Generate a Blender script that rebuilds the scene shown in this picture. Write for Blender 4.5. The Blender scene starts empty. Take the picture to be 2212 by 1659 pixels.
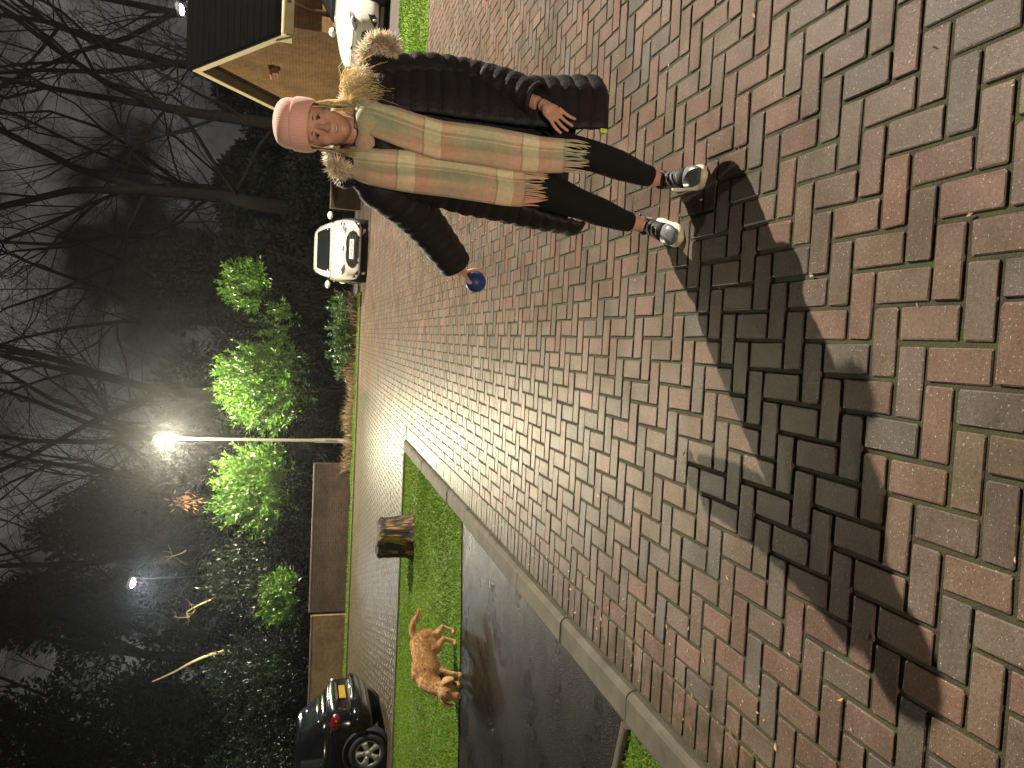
import bpy, math, random
import numpy as np
from mathutils import Vector, Matrix, noise as mnoise

# ------------------------------------------------------------------ camera
sc = bpy.context.scene
PITCH, YAW, ROLL = math.radians(15.0), math.radians(3.2), math.radians(2.0)
FPX, CAMH = 1661.0, 1.5                      # focal length in units where the long side is 2212
_cy, _sy = math.cos(YAW), math.sin(YAW)
C_FWD = np.array([-_sy*math.cos(PITCH), _cy*math.cos(PITCH), -math.sin(PITCH)])
_r0 = np.array([_cy, _sy, 0.0]); _u0 = np.cross(_r0, C_FWD)
C_RIGHT = math.cos(ROLL)*_r0 + math.sin(ROLL)*_u0
C_UP = -math.sin(ROLL)*_r0 + math.cos(ROLL)*_u0
cam_d = bpy.data.cameras.new('camera'); cam = bpy.data.objects.new('camera', cam_d)
sc.collection.objects.link(cam); sc.camera = cam
cam_d.sensor_fit = 'HORIZONTAL'; cam_d.sensor_width = 36.0; cam_d.lens = 36.0*FPX/2212.0
cam_d.clip_start = 0.05; cam_d.clip_end = 900.0
# the phone was held upright and the picture saved on its side: image right = down, image up = right
_m = np.stack([-C_UP, C_RIGHT, -C_FWD], axis=1)
cam.matrix_world = Matrix(((*_m[0], 0.0), (*_m[1], 0.0), (*_m[2], CAMH), (0, 0, 0, 1)))

# ------------------------------------------------------------------ world: a night sky with faintly lit cloud
w = bpy.data.worlds.new('World'); sc.world = w; w.use_nodes = True
nt = w.node_tree; nt.nodes.clear()
_o = nt.nodes.new('ShaderNodeOutputWorld'); _bg = nt.nodes.new('ShaderNodeBackground')
_tc = nt.nodes.new('ShaderNodeTexCoord'); _nz = nt.nodes.new('ShaderNodeTexNoise')
_nz.inputs['Scale'].default_value = 4.2; _nz.inputs['Detail'].default_value = 5.0; _nz.inputs['Roughness'].default_value = .6
_rp = nt.nodes.new('ShaderNodeValToRGB')
_rp.color_ramp.elements[0].position = .42; _rp.color_ramp.elements[0].color = (.0025, .0025, .0027, 1)
_rp.color_ramp.elements[1].position = .63; _rp.color_ramp.elements[1].color = (.135, .133, .126, 1)
nt.links.new(_tc.outputs['Generated'], _nz.inputs['Vector']); nt.links.new(_nz.outputs['Fac'], _rp.inputs['Fac'])
nt.links.new(_rp.outputs['Color'], _bg.inputs['Color']); nt.links.new(_bg.outputs['Background'], _o.inputs['Surface'])
_bg.inputs['Strength'].default_value = 1.0

# ------------------------------------------------------------------ exposure
sc.view_settings.view_transform = 'Standard'; sc.view_settings.look = 'None'
sc.view_settings.exposure = -0.2; sc.view_settings.gamma = 1.0; sc.view_settings.use_curve_mapping = False
sc.render.engine = 'CYCLES'
sc.cycles.use_denoising = True
sc.cycles.max_bounces = 6; sc.cycles.diffuse_bounces = 3; sc.cycles.glossy_bounces = 3
sc.cycles.transmission_bounces = 4; sc.cycles.volume_bounces = 0
sc.cycles.sample_clamp_indirect = 4.0

KEY_W, LAMP1_W, LAMP2_W, LAMP3_W = 37000.0, 9000.0, 1400.0, 350.0
FILL_W = 3000.0
WHITE = (1.0, .93, .80)

# ------------------------------------------------------------------ helpers
R = random.Random(7); NR = np.random.default_rng(7)
C = sc.collection
def link(o, parent=None):
    C.objects.link(o)
    if parent is not None: o.parent = parent
    return o
def tag(o, label=None, cat=None, group=None, kind=None):
    if label: o['label'] = label
    if cat: o['category'] = cat
    if group: o['group'] = group
    if kind: o['kind'] = kind
    return o
def thing(name, label, cat, loc=(0, 0, 0), rotz=0.0, group=None):
    o = bpy.data.objects.new(name, None); link(o); o.empty_display_size = .1
    o.location = loc; o.rotation_euler = (0, 0, rotz)
    return tag(o, label, cat, group)
def base_of(parent):
    p = np.zeros(3)
    while parent is not None:
        p += np.array(parent.location); parent = parent.parent
    return p
def mk(name, V, F, mat=None, parent=None, smooth=True, world=False, uv=None, tint=None):
    """one mesh object; world=True: V is in world coordinates and is made relative to the parent"""
    V = np.asarray(V, float).reshape(-1, 3)
    if world and parent is not None: V = V - base_of(parent)
    me = bpy.data.meshes.new(name)
    me.from_pydata(V.tolist(), [], F if isinstance(F, list) else F.tolist())
    if mat is not None: me.materials.append(M[mat] if isinstance(mat, str) else mat)
    if smooth: me.polygons.foreach_set('use_smooth', [True]*len(me.polygons))
    if uv is not None:
        l = me.uv_layers.new(name='UVMap'); li = np.empty(len(me.loops), int); me.loops.foreach_get('vertex_index', li)
        l.data.foreach_set('uv', np.asarray(uv, float)[li].ravel())
    if tint is not None:
        a = me.attributes.new('tint', 'FLOAT_COLOR', 'POINT'); t = np.asarray(tint, float)
        if t.shape[1] == 3: t = np.concatenate([t, np.ones((len(t), 1))], 1)
        a.data.foreach_set('color', t.ravel())
    me.update()
    return link(bpy.data.objects.new(name, me), parent)
class MB:
    def __init__(s): s.V = []; s.F = []; s.n = 0
    def add(s, V, F):
        V = np.asarray(V, float).reshape(-1, 3)
        s.V.append(V); s.F += [[i+s.n for i in f] for f in F]; s.n += len(V); return s
    def obj(s, name, mat, parent=None, smooth=True, world=False):
        return mk(name, np.concatenate(s.V), s.F, mat, parent, smooth, world)
def box(x0, x1, y0, y1, z0, z1, bev=0.0):
    if bev <= 0:
        V = [(x0,y0,z0),(x1,y0,z0),(x1,y1,z0),(x0,y1,z0),(x0,y0,z1),(x1,y0,z1),(x1,y1,z1),(x0,y1,z1)]
        return V, [[0,3,2,1],[4,5,6,7],[0,1,5,4],[1,2,6,5],[2,3,7,6],[3,0,4,7]]
    b = bev
    def ring(i, z): return [(x0+i,y0+i,z),(x1-i,y0+i,z),(x1-i,y1-i,z),(x0+i,y1-i,z)]
    V = ring(b, z0)+ring(0, z0+b)+ring(0, z1-b)+ring(b, z1); F = [[3,2,1,0],[12,13,14,15]]
    for k in range(3):
        for j in range(4): F.append([k*4+j, k*4+(j+1)%4, k*4+4+(j+1)%4, k*4+4+j])
    return V, F
def loft(rings, cap=True, closed=True):
    rings = [np.asarray(r, float) for r in rings]; n = len(rings[0]); V = np.concatenate(rings); F = []
    m = n if closed else n-1
    for k in range(len(rings)-1):
        for j in range(m): F.append([k*n+j, k*n+(j+1) % n, (k+1)*n+(j+1) % n, (k+1)*n+j])
    if cap and closed:
        F.append(list(range(n))[::-1]); F.append([(len(rings)-1)*n+j for j in range(n)])
    return V, F
def frames(P):
    P = [Vector(p) for p in P]; out = []; up = None
    for i in range(len(P)):
        t = (P[min(i+1, len(P)-1)]-P[max(i-1, 0)]).normalized()
        if up is None:
            up = Vector((0, 0, 1)) if abs(t.z) < .9 else Vector((0, 1, 0))
        a = t.cross(up)
        if a.length < 1e-5: a = t.orthogonal()
        a.normalize(); b = a.cross(t).normalized(); up = b; out.append((P[i], a, b))
    return out
def tube(P, rad, n=10, squash=None, cap=True):
    fr = frames(P); rings = []
    for i, (p, a, b) in enumerate(fr):
        r = rad[i] if hasattr(rad, '__len__') else rad
        sx, sz = (squash[i] if squash is not None else (1, 1))
        rings.append([tuple(p+a*(r*sx*math.cos(q))+b*(r*sz*math.sin(q))) for q in [2*math.pi*k/n for k in range(n)]])
    return loft(rings, cap)
def curve_pts(P, n):
    """Catmull-Rom through P"""
    P = [np.array(p, float) for p in P]; Q = [2*P[0]-P[1]]+P+[2*P[-1]-P[-2]]; out = []
    seg = len(P)-1
    for i in range(n):
        u = i/(n-1)*seg; k = min(int(u), seg-1); t = u-k; a, b, c, d = Q[k:k+4]
        out.append(.5*((2*b)+(-a+c)*t+(2*a-5*b+4*c-d)*t*t+(-a+3*b-3*c+d)*t**3))
    return out
def lerp_tab(tab, x):
    xs = [t[0] for t in tab]; return [float(np.interp(x, xs, [t[k] for t in tab])) for k in range(1, len(tab[0]))]
def ellipsoid(c, r, nu=20, nv=12, rot=None):
    V = []; F = []
    for j in range(1, nv):
        for i in range(nu):
            th = math.pi*j/nv; ph = 2*math.pi*i/nu
            V.append((r[0]*math.sin(th)*math.cos(ph), r[1]*math.sin(th)*math.sin(ph), r[2]*math.cos(th)))
    for j in range(nv-2):
        for i in range(nu): F.append([j*nu+i, (j+1)*nu+i, (j+1)*nu+(i+1) % nu, j*nu+(i+1) % nu])
    V += [(0, 0, r[2]), (0, 0, -r[2])]; a = len(V)-2; b = a+1
    for i in range(nu):
        F.append([a, i, (i+1) % nu]); F.append([b, (nv-2)*nu+(i+1) % nu, (nv-2)*nu+i])
    V = np.array(V)
    if rot is not None: V = V @ np.array(Matrix.Rotation(rot[1], 3, rot[0])).T
    return V+np.array(c, float), F
def lathe(prof, n=28, axis='z', c=(0, 0, 0), cap=True):
    """prof: (radius, height) list, closed end to end"""
    rings = []
    for r, h in prof:
        q = [2*math.pi*k/n for k in range(n)]
        if axis == 'z': rings.append([(r*math.cos(a), r*math.sin(a), h) for a in q])
        else: rings.append([(r*math.cos(a), h, r*math.sin(a)) for a in q])
    V, F = loft(rings, cap=cap); return V+np.array(c, float), F
def prism(poly, d, axis='y', off=0.0):
    """poly of 2-D points extruded by d along an axis: axis y -> poly is (x,z); axis x -> (y,z); axis z -> (x,y)"""
    n = len(poly)
    def p3(q, t): return (q[0], t, q[1]) if axis == 'y' else ((t, q[0], q[1]) if axis == 'x' else (q[0], q[1], t))
    V = [p3(q, off) for q in poly]+[p3(q, off+d) for q in poly]
    F = [list(range(n)), list(range(n, 2*n))[::-1]]+[[i, i+n, (i+1) % n+n, (i+1) % n] for i in range(n)]
    return V, F
def fuse(name, pieces, voxel, smooth_it, mat, parent, world=True):
    """several closed pieces grown together into one continuous surface"""
    mb = MB()
    for V, F in pieces: mb.add(V, F)
    me = bpy.data.meshes.new('tmp'); me.from_pydata(np.concatenate(mb.V).tolist(), [], mb.F)
    o = bpy.data.objects.new('tmp', me); C.objects.link(o)
    r = o.modifiers.new('r', 'REMESH'); r.mode = 'VOXEL'; r.voxel_size = voxel
    if smooth_it:
        s = o.modifiers.new('s', 'SMOOTH'); s.iterations = smooth_it; s.factor = .5
    bpy.context.view_layer.update()
    dg = bpy.context.evaluated_depsgraph_get(); nm = bpy.data.meshes.new_from_object(o.evaluated_get(dg))
    bpy.data.objects.remove(o); bpy.data.meshes.remove(me)
    nm.name = name
    if world and parent is not None: nm.transform(Matrix.Translation(-Vector(base_of(parent))))
    nm.materials.clear(); nm.materials.append(M[mat]); nm.polygons.foreach_set('use_smooth', [True]*len(nm.polygons))
    return link(bpy.data.objects.new(name, nm), parent)
def solidify(o, t, off=0.0):
    m = o.modifiers.new('thickness', 'SOLIDIFY'); m.thickness = t; m.offset = off; return o
def copy_tree(o, parent=None):
    c = o.copy(); link(c, parent)
    for ch in o.children: copy_tree(ch, c)
    return c
def proj(P):
    q = np.asarray(P, float)-np.array([0, 0, CAMH]); z = q@C_FWD
    return 1106-FPX*(q@C_UP)/z, 829.5-FPX*(q@C_RIGHT)/z, z      # x (0..2212), y (0..1659), depth

# ------------------------------------------------------------------ materials
M = {}
class NT:
    def __init__(s, name):
        s.m = bpy.data.materials.new(name); s.m.use_nodes = True; s.t = s.m.node_tree
        s.b = s.t.nodes['Principled BSDF']; M[name] = s.m
    def n(s, typ, **kw):
        q = s.t.nodes.new('ShaderNode'+typ)
        for k, v in kw.items():
            if k in q.inputs: q.inputs[k].default_value = v
            else: setattr(q, k, v)
        return q
    def l(s, a, b): s.t.links.new(a, b)
    def noise(s, scale, detail=3.0, rough=.55, vec=None, coord='Object'):
        if vec is None:
            vec = s.n('TexCoord').outputs[coord]
        q = s.n('TexNoise', Scale=scale, Detail=detail, Roughness=rough); s.l(vec, q.inputs['Vector']); return q.outputs['Fac']
    def ramp(s, fac, stops, const=False):
        q = s.n('ValToRGB'); cr = q.color_ramp; cr.interpolation = 'CONSTANT' if const else 'LINEAR'
        while len(cr.elements) > 1: cr.elements.remove(cr.elements[-1])
        cr.elements[0].position = stops[0][0]; cr.elements[0].color = (*stops[0][1], 1)
        for p, c in stops[1:]:
            e = cr.elements.new(p); e.color = (*c, 1)
        s.l(fac, q.inputs['Fac']); return q.outputs['Color']
    def mix(s, fac, a, b, mode='MIX'):
        q = s.n('MixRGB', blend_type=mode)
        for k, v in (('Fac', fac), ('Color1', a), ('Color2', b)):
            if hasattr(v, 'is_output'): s.l(v, q.inputs[k])
            elif isinstance(v, (int, float)): q.inputs[k].default_value = v
            else: q.inputs[k].default_value = (*v, 1)
        return q.outputs['Color']
    def math(s, op, a, b=0.0):
        q = s.n('Math', operation=op)
        for i, v in enumerate((a, b)):
            if hasattr(v, 'is_output'): s.l(v, q.inputs[i])
            else: q.inputs[i].default_value = v
        return q.outputs['Value']
    def bump(s, h, strength=.3, dist=.01):
        q = s.n('Bump', Strength=strength, Distance=dist); s.l(h, q.inputs['Height']); s.l(q.outputs['Normal'], s.b.inputs['Normal'])
    def col(s, c):
        if hasattr(c, 'is_output'): s.l(c, s.b.inputs['Base Color'])
        else: s.b.inputs['Base Color'].default_value = (*c, 1)
    def rough(s, r):
        if hasattr(r, 'is_output'): s.l(r, s.b.inputs['Roughness'])
        else: s.b.inputs['Roughness'].default_value = r
    def set(s, **kw):
        for k, v in kw.items(): s.b.inputs[k.replace('_', ' ')].default_value = v
def plain(name, c, rough=.6, var=.25, scale=8.0, bump=0.0, bscale=40.0, bdist=.005, **kw):
    s = NT(name); f = s.noise(scale, 4.0)
    a = tuple(max(0, x*(1-var)) for x in c); b = tuple(min(1, x*(1+var)) for x in c)
    s.col(s.ramp(f, [(.3, a), (.7, b)])); s.rough(rough)
    if bump: s.bump(s.noise(bscale, 4.0), bump, bdist)
    s.set(**kw); return s

# pavers: every block carries its own tint
s = NT('paver'); at_ = s.n('Attribute', attribute_name='tint')
geo = s.n('NewGeometry'); gpos = geo.outputs['Position']
big = s.ramp(s.noise(.9, 4, .6, vec=gpos), [(.3, (.50, .49, .46)), (.7, (.66, .65, .63))])
c1 = s.mix(1.0, at_.outputs['Color'], big, 'MULTIPLY')
c2 = s.mix(1.0, c1, s.ramp(s.noise(95, 5, .75, vec=gpos), [(.28, (.66, .66, .66)), (.72, (1.28, 1.27, 1.25))]), 'MULTIPLY')
grain_glints = s.ramp(s.noise(170, 2, .5, vec=gpos), [(.665, (0, 0, 0)), (.72, (1, 1, 1))])  # pale grain, strengthened to paint sparkling glints into the colour
c3 = s.mix(s.math('MULTIPLY', grain_glints, .75), c2, (.55, .52, .47))
pit = s.ramp(s.noise(190, 2, .5, vec=gpos), [(.28, (1, 1, 1)), (.35, (0, 0, 0))])
c4 = s.mix(s.math('MULTIPLY', pit, .7), c3, (.035, .03, .027))
st_ = s.ramp(s.noise(2.3, 6, .65, vec=gpos), [(.36, (.60, .58, .52)), (.60, (1.0, 1.0, 1.0))])       # old stains
c4 = s.mix(1.0, c4, st_, 'MULTIPLY')
sxp = s.n('SeparateXYZ'); s.l(gpos, sxp.inputs['Vector'])                                                  # moss creeping out from the kerb
mf = s.math('SUBTRACT', s.math('MULTIPLY', s.noise(11, 5, .7, vec=gpos), 1.7), s.math('MULTIPLY', s.math('ADD', sxp.outputs['X'], 1.56), 1.5))
c4 = s.mix(s.ramp(mf, [(.52, (0, 0, 0)), (.80, (.75, .75, .75))]), c4, (.050, .044, .022))
s.col(c4)
s.rough(s.ramp(s.noise(240, 3, .6, vec=gpos), [(.35, (.34,)*3), (.62, (.56,)*3)]))
hh = s.math('ADD', s.noise(330, 3, .7, vec=gpos), s.math('MULTIPLY', s.noise(90, 3, .6, vec=gpos), .8))
s.bump(hh, .42, .0022); s.set(Specular_IOR_Level=.10)
# joints: sand, soil and moss
s = NT('joint'); geo = s.n('NewGeometry'); gpos = geo.outputs['Position']
s.col(s.ramp(s.noise(9, 5, .7, vec=gpos), [(.3, (.028, .022, .011)), (.48, (.046, .040, .018)), (.58, (.046, .052, .013)), (.72, (.060, .075, .014))]))
s.rough(.95); s.bump(s.noise(160, 4, .7, vec=gpos), .9, .006)
# kerb concrete
s = NT('concrete'); geo = s.n('NewGeometry'); gpos = geo.outputs['Position']
cc = s.ramp(s.noise(5, 5, .65, vec=gpos), [(.3, (.036, .031, .017)), (.7, (.090, .078, .050))])
cc = s.mix(s.ramp(s.noise(28, 4, .7, vec=gpos), [(.62, (0, 0, 0)), (.74, (.6, .6, .6))]), cc, (.055, .05, .03))
s.col(cc); s.rough(.8); s.bump(s.noise(150, 4, .7, vec=gpos), .5, .003)
# wet tarmac
s = NT('asphalt'); geo = s.n('NewGeometry'); gpos = geo.outputs['Position']
vor = s.n('TexVoronoi', Scale=130.0); s.l(gpos, vor.inputs['Vector'])
s.col(s.mix(s.ramp(vor.outputs['Distance'], [(.1, (1, 1, 1)), (.5, (0, 0, 0))]), (.007, .006, .005), (.024, .020, .015)))
glint_specks = s.ramp(s.noise(95, 2, .5, vec=gpos), [(.70, (0, 0, 0)), (.74, (1, 1, 1))]); s.col(s.mix(s.math('MULTIPLY', glint_specks, .8), s.b.inputs['Base Color'].links[0].from_socket, (.40, .37, .32)))  # pale specks in the colour stand in for wet glints
wet = s.noise(1.6, 6, .7, vec=gpos)
s.rough(s.ramp(wet, [(.36, (.20,)*3), (.62, (.50,)*3)]))
hh = s.math('ADD', s.math('MULTIPLY', vor.outputs['Distance'], 1.0), s.math('MULTIPLY', s.noise(120, 4, .75, vec=gpos), .8))
s.bump(hh, .75, .0035); s.set(Specular_IOR_Level=.12)
plain('tarmac_dry', (.062, .052, .042), .85, .25, 3.0, .5, 120, .004)
plain('soil', (.020, .016, .011), .95, .4, 3.0, .8, 30, .03, Specular_IOR_Level=.05)
plain('turf', (.085, .150, .011), .95, .35, 3.0, .9, 60, .02)
def leafmat(name, c, rough=.45, trans=.15, spec=.5):
    s = NT(name); a = s.n('Attribute', attribute_name='tint')
    s.col(s.mix(1.0, a.outputs['Color'], c, 'MULTIPLY')); s.rough(rough)
    s.set(Specular_IOR_Level=spec, Transmission_Weight=0.0)
    tr = s.n('BsdfTranslucent'); s.l(s.mix(1.0, a.outputs['Color'], c, 'MULTIPLY'), tr.inputs['Color'])
    mx = s.n('MixShader'); mx.inputs['Fac'].default_value = trans
    out = s.t.nodes['Material Output']
    s.l(s.b.outputs['BSDF'], mx.inputs[1]); s.l(tr.outputs['BSDF'], mx.inputs[2]); s.l(mx.outputs['Shader'], out.inputs['Surface'])
leafmat('grass', (.120, .225, .016), .7, .4, .2)
leafmat('laurel_leaf', (.050, .125, .012), .30, .2)
leafmat('dark_leaf', (.010, .018, .007), .32, .05, .35)
leafmat('ivy_leaf', (.03, .075, .014), .32, .15)
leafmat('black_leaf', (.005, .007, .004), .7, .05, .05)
leafmat('dead_grass', (.20, .145, .075), .8, .2)
leafmat('dry_leaf', (.22, .12, .05), .7, .2)
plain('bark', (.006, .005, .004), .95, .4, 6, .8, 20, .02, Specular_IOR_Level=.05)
plain('bark_pale', (.42, .34, .15), .8, .3, 8, .7, 30, .01)
s = NT('stump_wood'); geo = s.n('TexCoord'); mp = s.n('Mapping'); mp.inputs['Scale'].default_value = (9, 9, 1.6)
s.l(geo.outputs['Object'], mp.inputs['Vector'])
f = s.noise(1.6, 5, .65, vec=mp.outputs['Vector'])
s.col(s.ramp(f, [(.38, (.008, .006, .004)), (.50, (.030, .020, .010)), (.585, (.20, .12, .038)), (.64, (.34, .22, .075)), (.70, (.045, .030, .014))])); s.rough(.85)
s.bump(f, .9, .03)
plain('stump_top', (.035, .028, .022), .9, .4, 12, .8, 40, .01)
# car finishes
s = NT('paint_white'); s.col((.62, .60, .53)); s.rough(.25); s.set(Coat_Weight=.6, Coat_Roughness=.05)
s = NT('paint_black'); s.col((.003, .003, .004)); s.rough(.16); s.set(Specular_IOR_Level=.4, Coat_Weight=.3, Coat_Roughness=.03)
s = NT('car_glass'); s.col((.010, .013, .013)); s.rough(.06); s.set(Specular_IOR_Level=.6)
s = NT('black_plastic'); s.col((.010, .010, .010)); s.rough(.45)
s = NT('rubber'); s.col((.012, .012, .012)); s.rough(.8)
s = NT('alloy'); s.col((.55, .54, .50)); s.rough(.35); s.set(Metallic=.55)
s = NT('wheel_trim_grey'); s.col((.075, .075, .078)); s.rough(.45)
s = NT('chrome'); s.col((.8, .8, .8)); s.rough(.12); s.set(Metallic=1.0)
s = NT('lens_clear'); s.col((.50, .52, .50)); s.rough(.10); s.set(Coat_Weight=1.0)
s = NT('lens_red'); s.col((.10, .003, .006)); s.rough(.12); s.set(Coat_Weight=1.0)
s = NT('plate_white'); s.col((.82, .82, .78)); s.rough(.4)
s = NT('plate_yellow'); s.col((.30, .19, .02)); s.rough(.4)
s = NT('plate_ink'); s.col((.03, .03, .05)); s.rough(.5)
# house
def brickmat(name, c1, c2, mo, st=.15):
    s = NT(name); tc = s.n('TexCoord'); sx = s.n('SeparateXYZ'); s.l(tc.outputs['Object'], sx.inputs['Vector']); cb = s.n('CombineXYZ')
    s.l(s.math('ADD', sx.outputs['X'], sx.outputs['Y']), cb.inputs['X']); s.l(sx.outputs['Z'], cb.inputs['Y'])
    br = s.n('TexBrick', Scale=1.0); br.inputs['Brick Width'].default_value = .225; br.inputs['Row Height'].default_value = .075
    br.inputs['Mortar Size'].default_value = .011; br.inputs['Color1'].default_value = (*c1, 1); br.inputs['Color2'].default_value = (*c2, 1); br.inputs['Mortar'].default_value = (*mo, 1)
    s.l(cb.outputs['Vector'], br.inputs['Vector'])
    d = s.ramp(s.noise(.9, 5, .65), [(.3, (.62,)*3), (.7, (1.2,)*3)]); e = s.ramp(s.noise(7, 4, .6), [(.3, (.8,)*3), (.7, (1.15,)*3)])
    s.col(s.mix(1.0, s.mix(1.0, br.outputs['Color'], d, 'MULTIPLY'), e, 'MULTIPLY')); s.rough(.9); s.bump(br.outputs['Fac'], -st, .006); s.set(Specular_IOR_Level=.2)
brickmat('house_brick', (.135, .072, .026), (.105, .056, .020), (.135, .082, .036))
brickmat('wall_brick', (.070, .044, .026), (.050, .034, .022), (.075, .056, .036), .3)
brickmat('wall_brick_lit', (.165, .105, .050), (.130, .084, .040), (.155, .110, .060), .3)  # lit copy of the wall brick: stronger, warmer light put into the colour
plain('cream_paint', (.36, .30, .17), .5, .08, 3, .1, 20)
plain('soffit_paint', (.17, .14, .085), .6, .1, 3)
plain('roof_tile', (.0008, .0008, .0008), .95, .3, 6, .6, 8, .02, Specular_IOR_Level=.03)
plain('brown_frame', (.10, .045, .018), .5, .2, 10)
plain('terracotta', (.34, .13, .075), .7, .2, 12)
plain('coping', (.085, .07, .045), .85, .2, 6, .4, 60, .003)
plain('steel_pole', (.09, .085, .065), .5, .1, 6)
plain('dark_pole', (.003, .003, .003), .9, .1, 6, Specular_IOR_Level=.02)  # night shade put into the colour so the far lamp poles vanish
plain('lamp_housing', (.20, .20, .20), .5, .1, 6)
def emit(name, c, st):
    m = bpy.data.materials.new(name); m.use_nodes = True; t = m.node_tree; t.nodes.clear(); M[name] = m
    e = t.nodes.new('ShaderNodeEmission'); e.inputs['Color'].default_value = (*c, 1); e.inputs['Strength'].default_value = st
    o = t.nodes.new('ShaderNodeOutputMaterial'); t.links.new(e.outputs['Emission'], o.inputs['Surface'])
emit('lamp_glow', (1.0, .97, .90), 140.0)
# person and dog
s = NT('skin'); s.col(s.ramp(s.noise(14, 3), [(.3, (.56, .30, .20)), (.7, (.66, .37, .26))])); s.rough(.5)
s.set(Subsurface_Weight=.12, Subsurface_Scale=.02)
plain('lips', (.42, .13, .10), .4, .1)
plain('eye_dark', (.035, .022, .016), .25, .1)
plain('eye_white', (.30, .26, .23), .3, .05)
plain('brow', (.16, .095, .05), .8, .2)
plain('tooth', (.70, .64, .55), .3, .03)
s = NT('coat_shell'); s.col(s.ramp(s.noise(30, 4), [(.3, (.0045, .003, .0045)), (.7, (.0085, .0055, .009))])); s.rough(.66)
s.bump(s.noise(26, 4, .7), .5, .012); s.set(Specular_IOR_Level=.55)
plain('leggings', (.003, .003, .0035), .9, .2, 30, .2, 90, .002)
plain('inner_top', (.010, .010, .012), .8, .2)
plain('white_top', (.70, .68, .60), .8, .08)
s = NT('hat_knit'); tc = s.n('TexCoord'); wv = s.n('TexWave', Scale=42.0, Distortion=1.2); wv.inputs['Detail Scale'].default_value = 2
s.l(tc.outputs['UV'], wv.inputs['Vector']); s.col(s.mix(.35, s.ramp(s.noise(9, 4), [(.3, (.86, .43, .36)), (.7, (.92, .52, .44))]), s.ramp(wv.outputs['Fac'], [(0, (.68, .33, .27)), (1, (.95, .60, .52))])))
s.rough(.9); s.bump(wv.outputs['Fac'], .35, .003); s.set(Sheen_Weight=.25, Sheen_Roughness=.4)
leafmat('fur', (.95, .86, .70), .85, .5, .2)
leafmat('hair', (.95, .82, .52), .42, .5, .5)
plain('blue_rubber', (.020, .050, .20), .45, .2, 30, .3, 80, .002)
plain('shoe_black', (.012, .012, .014), .7, .3, 40, .5, 120, .003)
plain('shoe_toe', (.13, .14, .15), .35, .15, 20, .15, 60, .002)
plain('shoe_sole', (.72, .66, .46), .6, .1, 20)
plain('shoe_lace', (.30, .29, .26), .8, .1, 20)
s = NT('yellow_toggle'); s.col((.75, .68, .05)); s.rough(.5)
# plaid scarf: U runs across the cloth, V along it (metres)
s = NT('plaid'); uv = s.n('UVMap'); sx = s.n('SeparateXYZ'); s.l(uv.outputs['UV'], sx.inputs['Vector'])
SAGE, TAN, PINK, CREAM, RUST = (.40, .42, .27), (.54, .44, .27), (.72, .44, .32), (.84, .78, .50), (.64, .34, .23)
def band(o, per, stops): return s.ramp(s.math('FRACT', s.math('DIVIDE', o, per)), stops, True)
ca = band(sx.outputs['X'], .22, [(0, PINK), (.33, SAGE), (.60, CREAM), (.63, SAGE), (.70, CREAM), (.86, TAN)])
cb = band(sx.outputs['Y'], .36, [(0, SAGE), (.28, TAN), (.44, PINK), (.555, (.34, .25, .16)), (.575, CREAM), (.74, RUST), (.88, TAN)])
s.col(s.mix(1.0, s.mix(.52, ca, cb), s.ramp(s.noise(70, 3, .6), [(.3, (.9,)*3), (.7, (1.08,)*3)]), 'MULTIPLY'))
s.rough(.95); s.bump(s.noise(500, 2, .6), .25, .002); s.set(Sheen_Weight=.3)
s = NT('dog_coat'); tc = s.n('TexCoord'); mp = s.n('Mapping'); mp.inputs['Scale'].default_value = (1, 1, 1); s.l(tc.outputs['Object'], mp.inputs['Vector'])
s.col(s.ramp(s.noise(7, 4, .6), [(.34, (.26, .125, .040)), (.5, (.42, .235, .085)), (.68, (.56, .36, .165))])); s.rough(.8)
s.bump(s.noise(85, 4, .7), .6, .006); s.set(Sheen_Weight=.2)
leafmat('dog_hair', (.58, .36, .15), .8, .2, .2)
plain('dog_pale', (.68, .52, .33), .8, .12, 20, .4, 80, .004)
plain('dog_ear', (.38, .20, .08), .85, .25, 20, .5, 80, .004)
plain('dog_nose', (.02, .015, .012), .35, .1)

# ================================================================== THE SETTING
def sheet(name, poly, z, mat, sub=None):
    V = [(x, y, (z(x, y) if callable(z) else z)) for x, y in poly]
    o = mk(name, V, [list(range(len(V)))], mat, None, False); return tag(o, kind='structure')
sheet('ground', [(-220, -160), (220, -160), (220, 320), (-220, 320)], -.09, 'soil')

# ---- block paving -------------------------------------------------
bed = sheet('paving', [(-1.56, -1.5), (9, -1.5), (9, 11.1), (3.6, 11.1), (3.6, 17.6), (6.3, 17.6), (6.3, 23.2), (-18, 23.2), (-18, 11.66), (-1.56, 11.66)], -.0065, 'joint')
PAL = np.array([(.268, .178, .140), (.248, .176, .138), (.228, .180, .146), (.205, .176, .152), (.285, .172, .128), (.246, .188, .146), (.220, .170, .134)])
PW = np.array([.26, .20, .18, .12, .07, .12, .05])
def tint_rand(n):
    return PAL[NR.choice(len(PAL), n, p=PW)]*NR.uniform(.90, 1.09, (n, 1))*NR.uniform(.97, 1.03, (n, 3))
def pav_in(x, y):
    main = (x > -1.35) & (x < 9) & (y > .1) & (y < 11.66) & ~((x > 3.6) & (y > 11.1))
    cross = (x > -15.5) & (x < 6.3) & (y >= 11.66) & (y < 23.15) & ~((x > 3.6) & (y < 17.6))
    return main | cross
U = .1
ii, jj = np.meshgrid(np.arange(-148, 110), np.arange(0, 242), indexing='ij'); ii = ii.ravel(); jj = jj.ravel()
bricks = []                                             # cx, cy, len along local x, len along local y
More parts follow.
